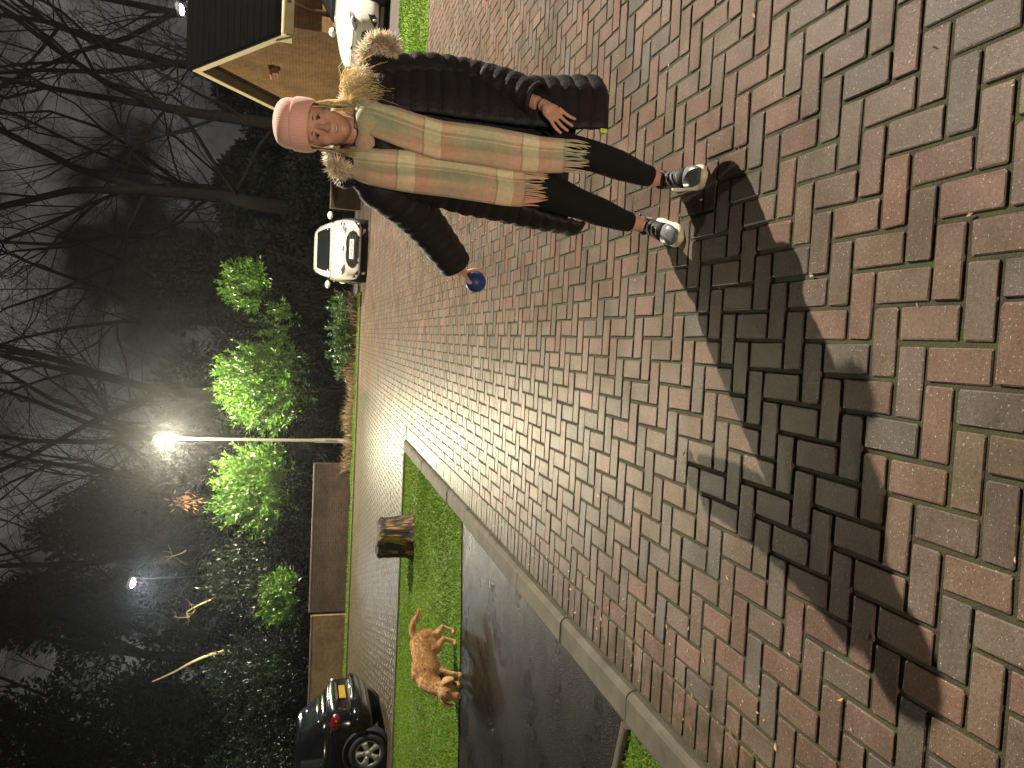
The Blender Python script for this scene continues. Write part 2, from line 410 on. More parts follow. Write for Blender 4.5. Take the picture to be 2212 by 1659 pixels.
for k, di, dj in ((0, 1, 0), (3, 0, 1)):
    m = ((ii+jj) % 4 == k) if False else ((ii-jj) % 4 == k)
    a, b = ii[m], jj[m]
    x1, y1 = -1.35+(a+.5)*U, (b+.5)*U; x2, y2 = x1+di*U, y1+dj*U
    i1, i2 = pav_in(x1, y1), pav_in(x2, y2)
    both = i1 & i2; o1 = i1 & ~i2; o2 = i2 & ~i1
    f = lambda x, y, lx, ly, q: np.stack([x[q], y[q], np.full(q.sum(), lx), np.full(q.sum(), ly)], 1)
    bricks.append(f((x1+x2)/2, (y1+y2)/2, U*(1+di), U*(1+dj), both))
    bricks.append(f(x1, y1, U, U, o1)); bricks.append(f(x2, y2, U, U, o2))
ys = np.arange(.1, 11.6, U)+U/2
bricks.append(np.stack([np.full(len(ys), -1.35-U), ys, np.full(len(ys), 2*U), np.full(len(ys), U)], 1))
bricks = np.concatenate(bricks)
px, py, pz = proj(np.concatenate([bricks[:, :2], np.zeros((len(bricks), 1))], 1))
keep = (pz > .2) & (px > -900) & (px < 3300) & (py > -700) & (py < 2400); bricks = bricks[keep]; px, py, pz = px[keep], py[keep], pz[keep]
vis = (px > -20) & (px < 2240) & (py > -20) & (py < 1690)
size = np.where(vis, bricks[:, 2]*bricks[:, 3]/pz**3, 0); order = np.argsort(-size)
near_i = order[:300]; far_i = order[300:]
GAP = .0145
def paver_geo(lx, ly, rich):
    hx, hy = (lx-GAP)/2, (ly-GAP)/2; c = .0024
    if not rich:
        V = [(-hx+c, -hy+c, 0), (hx-c, -hy+c, 0), (hx-c, hy-c, 0), (-hx+c, hy-c, 0),
             (-hx, -hy, -c), (hx, -hy, -c), (hx, hy, -c), (-hx, hy, -c), (-hx, -hy, -.03), (hx, -hy, -.03), (hx, hy, -.03), (-hx, hy, -.03)]
        F = [[0, 1, 2, 3]]+[[k*4+4+j, k*4+4+(j+1) % 4, k*4+(j+1) % 4, k*4+j] for k in range(2) for j in range(4)]
        return np.array(V), F
    def oct_(i, z, q): 
        x, y = hx-i, hy-i
        P = [(-x+q, -y), (x-q, -y), (x, -y+q), (x, y-q), (x-q, y), (-x+q, y), (-x, y-q), (-x, -y+q)]
        return [(a+R.uniform(-1, 1)*.0012, b+R.uniform(-1, 1)*.0012, z+R.uniform(-1, 1)*.0006) for a, b in P]
    V = oct_(c*1.3, 0, .004+R.random()*.006)+oct_(0, -c, .003+R.random()*.004)+oct_(0, -.03, .003)
    F = [list(range(8))]+[[k*8+8+j, k*8+8+(j+1) % 8, k*8+(j+1) % 8, k*8+j] for k in range(2) for j in range(8)]
    return np.array(V), F
variants = {}
def variant(lx, ly):
    key = (round(lx, 2), round(ly, 2)); L = variants.setdefault(key, [])
    if len(L) < 40:
        V, F = paver_geo(lx, ly, True)
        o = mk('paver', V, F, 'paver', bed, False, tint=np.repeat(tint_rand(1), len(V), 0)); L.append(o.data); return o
    return link(bpy.data.objects.new('paver', R.choice(L)), bed)
for i in near_i:
    x, y, lx, ly = bricks[i]; o = variant(lx, ly)
    o.location = (x+R.gauss(0, .0012), y+R.gauss(0, .0012), max(-.002, min(.002, R.gauss(0, .0012))))
    o.rotation_euler = (R.gauss(0, .005), R.gauss(0, .005), R.gauss(0, .009)+(math.pi if R.random() < .5 else 0))
tv, tf = paver_geo(2, 2, False); sgn = np.sign(tv); tz = tv[:, 2]
cin = np.where(np.arange(12) < 4, .0024, 0)
Bf = bricks[far_i]; n = len(Bf)
hx = (Bf[:, 2]-GAP)/2; hy = (Bf[:, 3]-GAP)/2
lx_ = sgn[None, :, 0]*(hx[:, None]-cin[None]); ly_ = sgn[None, :, 1]*(hy[:, None]-cin[None])
an = NR.normal(0, .008, n)[:, None]; tx = NR.normal(0, .005, n).clip(-.012, .012)[:, None]; ty = NR.normal(0, .005, n).clip(-.012, .012)[:, None]
Vx = lx_*np.cos(an)-ly_*np.sin(an)+Bf[:, :1]+NR.normal(0, .001, n)[:, None]
Vy = lx_*np.sin(an)+ly_*np.cos(an)+Bf[:, 1:2]+NR.normal(0, .001, n)[:, None]
Vz = tz[None]+lx_*tx+ly_*ty+np.clip(NR.normal(0, .0012, n), -.002, .002)[:, None]
V = np.stack([Vx, Vy, Vz], 2).reshape(-1, 3)
F = (np.array(tf)[None]+np.arange(n)[:, None, None]*12).reshape(-1, 4)
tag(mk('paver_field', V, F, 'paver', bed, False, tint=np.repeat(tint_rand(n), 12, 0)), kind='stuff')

# ---- kerbs ---------------------------------------------------------
def kerb_run(name, p0, p1, wid, ztop, seg, jit=.004):
    root = bpy.data.objects.new(name, None); link(root); tag(root, kind='structure')
    p0 = np.array(p0, float); p1 = np.array(p1, float); L = np.linalg.norm(p1-p0); d = (p1-p0)/L; a = math.atan2(d[1], d[0])
    k = max(1, round(L/seg)); sl = L/k; b = .016; b2 = min(.030, wid*.25)
    for i in range(k):
        V, F = loft([[(x, -wid/2, -.12), (x, wid/2, -.12), (x, wid/2, ztop-b), (x, wid/2-b*.3, ztop-b*.3), (x, wid/2-b, ztop), (x, -wid/2+b2, ztop), (x, -wid/2+b2*.45, ztop-b2*.25), (x, -wid/2, ztop-b2*.8)]
                     for x in (.004, sl*.5, sl-.004)])
        V = V+np.array([R.gauss(0, .0006) for _ in range(V.size)]).reshape(V.shape)
        o = mk('kerb_stone', V, F, 'concrete', root, False)
        c = p0+d*sl*i; o.location = (c[0]+R.gauss(0, jit*.5), c[1]+R.gauss(0, jit*.5), R.gauss(0, jit*.5)); o.rotation_euler = (R.gauss(0, .006), 0, a+R.gauss(0, .003))
    return root
kerb_run('kerb', (-1.642, -.6), (-1.642, 11.62), .155, .040, .91)
kerb_run('verge_edging', (-1.75, 11.60), (-15.5, 11.60), .10, .034, .91)
kerb_run('bay_edging', (-1.74, 3.20), (-5.6, 4.35), .055, .035, .91)
kerb_run('far_edging', (1.2, 23.22), (-15.5, 23.22), .12, .05, .91)

# ---- tarmac bay, lawns, drive ---------------------------------------
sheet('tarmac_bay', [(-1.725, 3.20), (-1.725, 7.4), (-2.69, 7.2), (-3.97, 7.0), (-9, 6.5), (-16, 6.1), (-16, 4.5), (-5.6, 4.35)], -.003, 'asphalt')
VERGE = [(-1.735, 7.20), (-1.735, 11.55), (-15.5, 11.55), (-15.5, 5.95), (-9, 6.35), (-3.97, 6.86), (-2.69, 7.03)]
sheet('grass_verge', VERGE, .004, 'turf')
LAWN = [(-1.735, 3.16), (-5.6, 4.31), (-5.6, .2), (-1.735, .2)]
sheet('front_lawn', LAWN, .004, 'turf')
BANK = [(3.6, 11.1), (14, 11.1), (14, 13.1), (3.6, 13.1)]
def bankz(x, y): return .004+.20*np.clip((x-3.6)/1.5, 0, 1)*np.clip((y-11.1)/1.9, 0, 1)
gx = np.linspace(3.6, 14, 30); gy = np.linspace(11.1, 13.1, 8)
V = [(x, y, float(bankz(x, y))) for x in gx for y in gy]; F = [[i*8+j, (i+1)*8+j, (i+1)*8+j+1, i*8+j+1] for i in range(29) for j in range(7)]
tag(mk('grass_bank', V, F, 'turf'), kind='structure')
gx = np.linspace(3.62, 16, 30); gy = np.linspace(13.1, 17.7, 6)
V = [(x, y, .20*min(1, max(0, (x-3.62)/1.5))+.004) for x in gx for y in gy]; F = [[i*6+j, (i+1)*6+j, (i+1)*6+j+1, i*6+j+1] for i in range(29) for j in range(5)]
tag(mk('house_drive', V, F, 'tarmac_dry'), kind='structure')
FAR = [(1.25, 23.3), (-15.5, 23.3), (-15.5, 24.1), (1.25, 24.0)]
sheet('side_road', [(1.3, 23.2), (6.3, 23.2), (6.3, 25.3), (4.2, 29), (1.3, 29)], -.012, 'tarmac_dry')
sheet('far_verge', FAR, .02, 'turf')

def in_poly(P, poly):
    x, y = P[:, 0], P[:, 1]; ins = np.zeros(len(P), bool); j = len(poly)-1
    for i in range(len(poly)):
        xi, yi = poly[i]; xj, yj = poly[j]
        c = ((yi > y) != (yj > y)) & (x < (xj-xi)*(y-yi)/(yj-yi+1e-12)+xi); ins ^= c; j = i
    return ins
def grass(name, poly, dens, hmin, hmax, wd, label, zf=None, mat='grass', cull=True):
    A = np.array(poly); lo, hi = A.min(0), A.max(0); n = int(np.prod(hi-lo)*dens)
    P = NR.uniform(lo, hi, (n, 2)); P = P[in_poly(P, poly)]
    if cull:
        a, b, c = proj(np.concatenate([P, np.zeros((len(P), 1))], 1)); P = P[(a > -400) & (a < 2700) & (b > -500) & (b < 2300) & (c > .3)]
    n = len(P); z = zf(P[:, 0], P[:, 1]) if zf else np.full(n, .004)
    an = NR.uniform(0, 2*np.pi, n); la = NR.uniform(0, 2*np.pi, n); h = NR.uniform(hmin, hmax, n)*(.75+.5*np.array([mnoise.noise((x*1.3, y*1.3, 0)) for x, y in P])); ln = NR.uniform(.1, .8, n)*h
    wv = np.stack([np.cos(an), np.sin(an)], 1)*NR.uniform(.6, 1.3, (n, 1))*wd/2
    b1 = np.concatenate([P-wv, z[:, None]], 1); b2 = np.concatenate([P+wv, z[:, None]], 1)
    md = np.concatenate([P+np.stack([np.cos(la), np.sin(la)], 1)*ln[:, None]*.3, (z+h*.6)[:, None]], 1)
    tp = np.concatenate([P+np.stack([np.cos(la), np.sin(la)], 1)*ln[:, None], (z+h)[:, None]], 1)
    V = np.stack([b1, b2, md+np.concatenate([wv*.7, np.zeros((n, 1))], 1), md-np.concatenate([wv*.7, np.zeros((n, 1))], 1), tp], 1).reshape(-1, 3)
    k = np.arange(n)*5; F = [[a, a+1, a+2, a+3] for a in k]+[[a+3, a+2, a+4] for a in k]
    t = NR.uniform(.55, 1.25, (n, 1))*np.ones((n, 3)); dry = NR.random(n) < .10; t[dry] *= (1.5, .85, 1.0)
    pat = np.array([mnoise.noise((x*.7+9, y*.7, 3)) for x, y in P])[:, None]; t = t*(1+.35*pat)
    return tag(mk(name, V, F, mat, None, False, tint=np.repeat(t, 5, 0)), label, 'grass', None, 'stuff')
VERGE_E = [(-1.715, 7.17), (-1.715, 11.55), (-15.5, 11.56), (-15.5, 5.93), (-9, 6.33), (-6, 6.60), (-5, 6.72), (-3.97, 6.83), (-3.3, 6.93), (-2.69, 7.00), (-2.2, 7.10)]
grass('grass', VERGE_E, 2600, .012, .030, .012, 'mown green grass on the verge under the dog and the stump')
grass('grass', LAWN, 7000, .012, .035, .006, 'short mossy grass in the near corner inside the kerb')
grass('grass', BANK, 1500, .025, .055, .014, 'bright grass strip in front of the white car by the house', bankz)
grass('grass', FAR, 500, .04, .11, .03, 'thin grass edge along the far side of the paved road', lambda x, y: np.full(len(x), .02))

# ---- the bungalow on the right -------------------------------------
hs = thing('house', 'brown brick bungalow with cream barge boards and a steep black roof', 'house', (6.5, 17.6, 0))
HY0, HY1, HYM, EZ, AZ, HX1 = 0.0, 5.8, 2.9, 2.42, 4.40, 10.0      # local: gable at x=0
poly = [(HY0, 0), (HY1, 0), (HY1, EZ), (HYM, AZ), (HY0, EZ)]
V, F = prism(poly, HX1, 'x'); mk('wall', V, F, 'house_brick', hs, False)
sl = (AZ-EZ)/HYM; ov = .32
for sgn_, nm in ((-1, 'roof'), (1, 'roof')):
    e = HYM+sgn_*(HYM+ov); ez = AZ-sl*(HYM+ov)
    prof = [(e, ez+.03), (HYM, AZ+.03), (HYM, AZ+.15), (e, ez+.15)]
    V, F = prism(prof, HX1+.5, 'x', -.27); rf = mk('roof', V, F, 'roof_tile', hs, False)
    mb = MB(); N_ = 14
    for i in range(N_):                                        # tile courses
        t0, t1 = i/N_, (i+1.06)/N_
        y0, z0 = e+(HYM-e)*t0, ez+(AZ-ez)*t0+.15; y1, z1 = e+(HYM-e)*t1, ez+(AZ-ez)*t1+.15
        mb.add(*prism([(y0, z0+.002), (y1, z1+.002), (y1, z1+.006), (y0, z0+.035)], HX1+.52, 'x', -.28))
    mb.obj('tile_course', 'roof_tile', rf, False)
    # barge board, with the boxed soffit behind it
    bb = [(e, ez-.17), (HYM, AZ-.19), (HYM, AZ+.025), (e, ez+.025)]
    V, F = prism(bb, .03, 'x', -.30); mk('barge_board', V, F, 'cream_paint' if sgn_ > 0 else 'cream_paint', hs, False)
    so = [(e, ez-.05), (HYM, AZ-.07), (HYM, AZ-.05), (e, ez-.03)]
    V, F = prism(so, .26, 'x', -.268); mk('soffit', V, F, 'soffit_paint', hs, False)
ez = AZ-sl*(HYM+ov)
V, F = prism([(-ov-.005, ez-.17), (-.002, ez-.17), (-.002, ez+.16)], .035, 'x', -.338); mk('eaves_box', V, F, 'cream_paint', hs, False)
V, F = box(-.26, HX1, -ov-.035, -ov-.003, ez-.20, ez+.02); mk('fascia', V, F, 'cream_paint', hs, False)
V, F = box(-.26, HX1, -ov, -.004, ez-.165, ez-.15); mk('soffit', V, F, 'soffit_paint', hs, False)
V, F = tube([(-.3, -ov-.09, ez-.01), (HX1, -ov-.09, ez-.01)], .055, 10); mk('gutter', V, F, 'cream_paint', hs)
V, F = tube([(.40, -ov-.09, ez-.03), (.40, -.20, ez-.30), (.40, -.06, ez-.5), (.40, -.06, .1)], .034, 10); mk('downpipe', V, F, 'brown_frame', hs)
wd = mk('window', *box(.75, 2.9, -.03, .04, 1.0, 2.06), 'brown_frame', hs, False)
for x0, x1 in ((.83, 1.75), (1.87, 2.82)):
    mk('pane', *box(x0, x1, -.036, -.031, 1.09, 1.70), 'car_glass', wd, False)
    mk('blind', *box(x0, x1, -.040, -.033, 1.72, 1.98), 'cream_paint', wd, False)
mk('sill', *box(.70, 2.95, -.09, -.001, .93, .995), 'cream_paint', wd, False)
vt = mk('wall_vent', *box(-.16, -.002, 2.72, 3.02, 2.42, 2.60, .02), 'terracotta', hs, False)
mk('vent_hood', *prism([(-.22, 2.61), (0, 2.68), (0, 2.63), (-.22, 2.58)], .40, 'y', 2.67), 'terracotta', vt, False)
for k in range(3): mk('vent_slot', *box(-.166, -.161, 2.76+k*.09, 2.81+k*.09, 2.45, 2.56), 'brown_frame', vt, False)

# ---- boundary walls at the back -------------------------------------
def wall(name, p0, p1, h, th, mat, label, pil):
    p0 = np.array(p0, float); p1 = np.array(p1, float); L = np.linalg.norm(p1-p0); a = math.atan2(*(p1-p0)[::-1])
    o = thing(name, label, 'wall', (*p0, 0), a)
    mk('brickwork', *box(0, L, -th/2, th/2, -.1, h-.05), mat, o, False)
    k = max(2, round(L/.6)); 
    for i in range(k): mk('coping_stone', *box(L*i/k+.004, L*(i+1)/k-.004, -th/2-.03, th/2+.03, h-.049, h+R.uniform(0, .006), .008), 'coping', o, False)
    for t in pil:
        q = mk('pier', *box(L*t-.17, L*t+.17, -th/2-.06, th/2+.06, -.1, h+.03), mat, o, False)
        mk('pier_cap', *box(L*t-.2, L*t+.2, -th/2-.09, th/2+.09, h+.032, h+.08, .012), 'coping', q, False)
    return o
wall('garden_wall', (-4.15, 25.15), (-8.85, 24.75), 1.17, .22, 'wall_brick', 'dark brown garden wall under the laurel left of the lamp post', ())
wall('garden_wall', (-8.92, 24.62), (-16.5, 24.1), 1.10, .22, 'wall_brick_lit', 'garden wall behind the black car, warmer light put into its tan colour', ())
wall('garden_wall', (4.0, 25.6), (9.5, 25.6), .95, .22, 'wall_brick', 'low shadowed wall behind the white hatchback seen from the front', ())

# ---- street lamps ----------------------------------------------------
def street_lamp(x, y, h, watts, label, face=(0, -1), rad=.10, colr=WHITE, size=1.0, cone=170, pole='steel_pole'):
    o = thing('street_lamp', label, 'street lamp', (x, y, 0), math.atan2(face[0], -face[1])+0.0, 'street lamps')
    V, F = lathe([(.085, -.1), (.085, .05), (.075, .06), (.075, 1.15), (.055, 1.22), (.038, h-.28), (.036, h-.06)], 16); mk('pole', V, F, pole, o)
    mk('door', *box(-.035, .035, -.083, -.074, .45, .85, .003), 'steel_pole', o, False)
    mk('bracket', *tube([(0, 0, h-.10), (0, -.02, h+.02), (0, -.10, h+.05), (0, -.20, h+.05)], .030, 10), 'lamp_housing', o)
    V, F = loft([[(sx*w_*size, yy*size-.1, h+zz*size) for sx, zz in ((-1, .01), (-.85, .075), (0, .10), (.85, .075), (1, .01), (.8, -.01), (-.8, -.01))] for yy, w_ in ((.03, .05), (-.05, .12), (-.30, .15), (-.55, .12), (-.64, .05))])
    hd = mk('lamp_head', V, F, 'lamp_housing', o)
    V, F = ellipsoid((0, -.1-.32*size, h-.012*size), (.12*size, .22*size, .075*size), 18, 10); mk('lamp_bowl', V, F, 'lamp_glow', hd)
    ld = bpy.data.lights.new('lamp_light', 'SPOT'); ld.energy = watts; ld.color = colr; ld.shadow_soft_size = rad
    ld.spot_size = math.radians(cone); ld.spot_blend = .1
    lo = link(bpy.data.objects.new('lamp_light', ld), o); lo.location = (0, -.1-.32*size, h-.012*size-.075*size-rad-.02)
    return o
street_lamp(10.60, 11.62, 11.6, KEY_W, 'tall street lamp beyond the right edge that throws the long shadow', (-1, -.6), .07, (1.0, .90, .76))
street_lamp(-3.45, 25.3, 5.72, LAMP1_W, 'street lamp on a pale pole between the two bright laurels', (0, -1), .10, (1.0, .90, .62), 1.25, 178)
street_lamp(-9.7, 31.5, 7.55, LAMP2_W, 'street lamp shining through the dark trees above the garden wall', (0, -1), .10, (.90, .96, 1.0), 1.3, pole='dark_pole')
street_lamp(10.75, 29.5, 6.05, LAMP3_W, 'street lamp with a white head behind the bungalow roof', (0, -1), .10, (1.0, .96, .85), 1.3, pole='dark_pole')

# added fill lamp, unseen behind the camera, to brighten the face and scarf
pl_ = thing('added_fill_lamp', 'added warm fill lamp on a short post, unseen behind the camera', 'fill lamp', (-1.2, -9.0, 0))
mk('post', *lathe([(.05, -.1), (.05, 0.5), (.035, .55), (.035, .75)], 14), 'dark_pole', pl_)
mk('fill_lamp_base', *lathe([(.03, .74), (.11, .78), (.11, .81), (.02, .82)], 16), 'dark_pole', pl_)
mk('fill_lamp_cap', *lathe([(.15, 1.10), (.15, 1.12), (.05, 1.20), (.01, 1.24)], 16), 'dark_pole', pl_)
for k in range(4):
    a = math.pi/4+k*math.pi/2; mk('frame_bar', *tube([(.10*math.cos(a), .10*math.sin(a), .81), (.13*math.cos(a), .13*math.sin(a), 1.10)], .006, 6), 'dark_pole', pl_)
mk('bulb', *ellipsoid((0, 0, .90), (.03, .03, .045), 14, 10), 'lamp_glow', pl_)
ld = bpy.data.lights.new('fill_lamp_light', 'POINT'); ld.energy = FILL_W; ld.color = (1.0, .80, .60); ld.shadow_soft_size = .05
lo = link(bpy.data.objects.new('fill_lamp_light', ld), pl_); lo.location = (0, 0, 1.02)

# ================================================================== PLANTS
def unit(v): return v/(np.linalg.norm(v, axis=-1, keepdims=True)+1e-9)
def segs_mesh(S, sides):
    """S: rows p0(3) p1(3) r0 r1 -> one mesh of short tapered tubes"""
    S = np.asarray(S, float); p0, p1, r0, r1 = S[:, :3], S[:, 3:6], S[:, 6], S[:, 7]; n = len(S)
    d = unit(p1-p0); ref = np.where(np.abs(d[:, 2:3]) < .9, np.array([[0, 0, 1.]]), np.array([[1., 0, 0]])); a = unit(np.cross(d, ref)); b = np.cross(d, a)
    q = np.arange(sides)*2*np.pi/sides; ca, sa = np.cos(q)[None, :, None], np.sin(q)[None, :, None]
    off = a[:, None]*ca+b[:, None]*sa
    V = np.concatenate([p0[:, None]+off*r0[:, None, None], p1[:, None]+off*r1[:, None, None]], 1).reshape(-1, 3)
    j = np.arange(sides); f = np.stack([j, (j+1) % sides, (j+1) % sides+sides, j+sides], 1)
    return V, (f[None]+(np.arange(n)*2*sides)[:, None, None]).reshape(-1, 4)
def grow(rng, p, d, L, r, lev, out, spread, up, maxlev, kids):
    k = 4 if lev < 3 else 3; st = L/k; pts = [p]; rad = [r]; d = d/np.linalg.norm(d)
    for i in range(k):
        d = d+rng.normal(0, .10+.05*lev, 3)+np.array([0, 0, up*(.5 if lev < 2 else .25)]); d /= np.linalg.norm(d)
        q = pts[-1]+d*st; r2 = r*(1-.62*(i+1)/k); out[min(lev, 3)].append((*pts[-1], *q, rad[-1], r2)); pts.append(q); rad.append(r2)
    if lev >= maxlev: return
    nk = kids[min(lev, len(kids)-1)]
    for c in range(nk):
        t = rng.uniform(.30, 1.0) if lev else rng.uniform(.45, 1.0); u = t*k; i = min(int(u), k-1); q = pts[i]+(pts[i+1]-pts[i])*(u-i)
        ax = unit(rng.normal(0, 1, 3)); dd = unit(d*math.cos(spread)+unit(np.cross(d, ax))*math.sin(spread)*rng.uniform(.6, 1.4))
        grow(rng, q, dd, L*rng.uniform(.50, .78)*(1.15-.4*t), max(.0045, rad[i]*rng.uniform(.42, .68)), lev+1, out, spread*rng.uniform(.85, 1.2), up, maxlev, kids)
def bare_tree(x, y, h, r, label, seed, lean=(0, 0), kids=(6, 5, 5, 4, 3), maxlev=5, mat='bark', fork=None):
    rng = np.random.default_rng(seed); o = thing('bare_tree', label, 'tree', (x, y, 0), 0, 'bare trees behind the road'); out = [[], [], [], []]
    p = np.array([0., 0, -.1]); d = np.array([lean[0], lean[1], 1.0]); d /= np.linalg.norm(d); tl = h*.42; k = 7; rr = r; tops = []
    for i in range(k):
        d = unit(d+rng.normal(0, .035, 3)); q = p+d*tl/k; r2 = r*(1-.42*(i+1)/k); out[0].append((*p, *q, rr, r2)); p, rr = q, r2
        if i >= 2: tops.append((p.copy(), rr))
    nl = rng.integers(2, 4)
    for j in range(nl):
        an = rng.uniform(0, 6.28); dd = unit(d+np.array([math.cos(an), math.sin(an), 0])*rng.uniform(.22, .5))
        grow(rng, p, dd, h*.55*rng.uniform(.8, 1.1), rr*rng.uniform(.62, .85), 1, out, .62, .10, maxlev, kids)
    for (q, r2) in tops:
        an = rng.uniform(0, 6.28); dd = unit(np.array([math.cos(an), math.sin(an), rng.uniform(.5, 1.1)]))
        grow(rng, q, dd, h*rng.uniform(.22, .38), r2*.38, 2, out, .7, .12, maxlev, kids)
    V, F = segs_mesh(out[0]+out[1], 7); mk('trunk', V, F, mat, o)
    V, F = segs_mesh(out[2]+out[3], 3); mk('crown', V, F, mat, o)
    return o
def leaf_mesh(P, D, Nn, Ls, wid=.42, fold=.18):
    """one folded leaf per row: base P, direction D, face normal Nn, length Ls"""
    D = unit(D); S = unit(np.cross(D, Nn)); Nn = np.cross(S, D); L = Ls[:, None]
    tip = P+D*L; l = P+D*L*.45+S*L*wid/2+Nn*L*fold*.5; r = P+D*L*.45-S*L*wid/2+Nn*L*fold*.5
    V = np.stack([P, l, tip, r], 1).reshape(-1, 3); k = np.arange(len(P))*4
    F = np.concatenate([np.stack([k, k+2, k+1], 1), np.stack([k, k+3, k+2], 1)])
    return V, F
def cloud(rng, clumps, per, Ls, up=.4):
    P = []; D = []
    for c, rad in clumps:
        n = int(per*rng.uniform(.7, 1.3)); v = unit(rng.normal(0, 1, (n, 3))); rr = rng.uniform(.35, 1.0, (n, 1))**.6
        P.append(np.array(c)+v*rr*np.array(rad)); D.append(unit(v+rng.normal(0, .6, (n, 3))+np.array([0, 0, up])))
    P = np.concatenate(P); D = np.concatenate(D); Nn = unit(rng.normal(0, .5, P.shape)+np.array([0, -.45, .7]))
    return P, D, Nn, rng.uniform(.65, 1.25, len(P))*Ls
def shoots(rng, n, c, rad, Ls, length, leaves=14, lowcut=-.55):
    P = []; D = []
    v = unit(rng.normal(0, 1, (n*2, 3))); v = v[v[:, 2] > lowcut][:n]
    for q in v:
        root = np.array(c)+q*np.array(rad)*rng.uniform(.55, .92); d = unit(q*.8+np.array([0, 0, .75])+rng.normal(0, .22, 3)); L = length*rng.uniform(.6, 1.4)
        t = np.linspace(.05, 1, leaves); pt = root+d*L*t[:, None]+rng.normal(0, .012, (leaves, 3))
        an = np.arange(leaves)*2.4+rng.uniform(0, 6); s1 = unit(np.cross(d, np.array([.3, .8, .1]))); s2 = np.cross(d, s1)
        o = s1*np.cos(an)[:, None]+s2*np.sin(an)[:, None]; P.append(pt); D.append(unit(o*.9+d*(.35+t[:, None]*.9)))
    P = np.concatenate(P); D = np.concatenate(D); Nn = unit(np.array([0, -.35, .9])+rng.normal(0, .35, P.shape))
    return P, D, Nn, rng.uniform(.7, 1.2, len(P))*Ls
def leaves_obj(name, sets, mat, parent, rng, lo=.55, hi=1.35, wid=.42):
    P, D, Nn, Ls = [np.concatenate([s_[k] for s_ in sets]) for k in range(4)]
    V, F = leaf_mesh(P, D, Nn, Ls, wid); t = rng.uniform(lo, hi, (len(P), 1))*np.ones((1, 3))*rng.uniform(.9, 1.1, (len(P), 3)); t[:, 0] *= (rng.uniform(.75, 1.5, len(P)) if 'leaf' in mat else 1.0)
    return mk(name, V, F, mat, parent, False, tint=np.repeat(t, 4, 0))
def shrub(name, c, rad, label, seed, mat, Ls, nsh, ncl, per, group=None, cat='shrub', lo=.55, hi=1.35, length=.45, lowcut=-.55, stems=5, wid=.42):
    rng = np.random.default_rng(seed); c = np.array(c, float); rad = np.array(rad, float)
    o = thing(name, label, cat, (c[0], c[1], 0), 0, group); cl = np.array([0, 0, c[2]])
    clumps = []
    for i in range(ncl):
        v = unit(rng.normal(0, 1, 3)); p = cl+v*rad*rng.uniform(.25, .85); p[2] = max(p[2], .15); clumps.append((p, rad*rng.uniform(.16, .34)+.05))
    sets = [cloud(rng, clumps, per, Ls)]
    if nsh: sets.append(shoots(rng, nsh, cl, rad, Ls, length, lowcut=lowcut))
    leaves_obj('crown', sets, mat, o, rng, lo, hi, wid)
    S = []
    for i in range(stems):
        p = np.array([rng.normal(0, .12), rng.normal(0, .12), -.1]); d = unit(np.array([rng.normal(0, .35), rng.normal(0, .35), 1.])); L = max(.5, c[2]*1.05)
        for k in range(5):
            q = p+d*L/5; S.append((*p, *q, .05*(1-k*.15), .05*(1-(k+1)*.15))); p = q; d = unit(d+rng.normal(0, .14, 3))
    V, F = segs_mesh(S, 6); tag(mk('stems', V, F, 'bark', o), kind='stuff')
    return o
G = 'laurels and evergreen shrubs behind the road'
shrub('laurel_shrub', (-1.85, 27.0, 2.50), (1.30, .95, 1.65), 'tall bright green laurel just right of the lamp post', 11, 'laurel_leaf', .16, 520, 30, 60, G, length=.62)
shrub('laurel_shrub', (-5.30, 27.1, 2.70), (1.35, .95, 1.35), 'bright green laurel over the dark wall left of the lamp post', 12, 'laurel_leaf', .16, 480, 26, 55, G, length=.62)
shrub('laurel_shrub', (1.55, 28.3, 3.35), (.75, .7, .85), 'dim olive green bush top behind the white hatchback', 13, 'laurel_leaf', .17, 90, 9, 45, G)
shrub('laurel_shrub', (.25, 27.6, 2.3), (.6, .6, .6), 'sparse dim leaves between the bright laurel and the hatchback', 14, 'laurel_leaf', .15, 40, 5, 25, G)
shrub('laurel_shrub', (-8.75, 25.9, 1.85), (.75, .5, .70), 'small green bush hanging over the corner where the two walls meet', 15, 'laurel_leaf', .15, 110, 9, 50, G)
shrub('evergreen_shrub', (-8.6, 27.3, 2.9), (1.5, .9, 1.75), 'dark glossy evergreen shrub with silvery highlights behind the wall corner', 16, 'dark_leaf', .14, 200, 26, 110, G)
shrub('evergreen_shrub', (-11.7, 27.0, 2.6), (1.5, .9, 1.9), 'dark glossy evergreen shrub behind the paler wall', 17, 'dark_leaf', .14, 200, 26, 110, G)
shrub('evergreen_shrub', (-15.0, 27.0, 2.4), (1.7, 1.0, 1.9), 'dark evergreen shrub above the black car', 18, 'dark_leaf', .14, 160, 24, 100, G)
shrub('ivy_clump', (-.15, 24.35, .42), (1.5, .35, .36), 'low glossy ivy clump by the road edge right of the lamp', 19, 'ivy_leaf', .11, 60, 26, 70, None, 'ivy', length=.2, stems=2)
shrub('ivy_clump', (.75, 24.9, .42), (.45, .35, .34), 'low ivy clump beside the white hatchback', 20, 'ivy_leaf', .11, 24, 12, 40, None, 'ivy', length=.25, stems=2)
# brown dead grass and litter round the lamp foot
DG = [(1.2, 24.02), (-4.3, 24.05), (-4.3, 25.0), (1.2, 25.6)]
grass('dead_grass', DG, 420, .15, .60, .028, 'brown dead grass round the foot of the lamp post', lambda x, y: np.full(len(x), -.05), 'dead_grass')
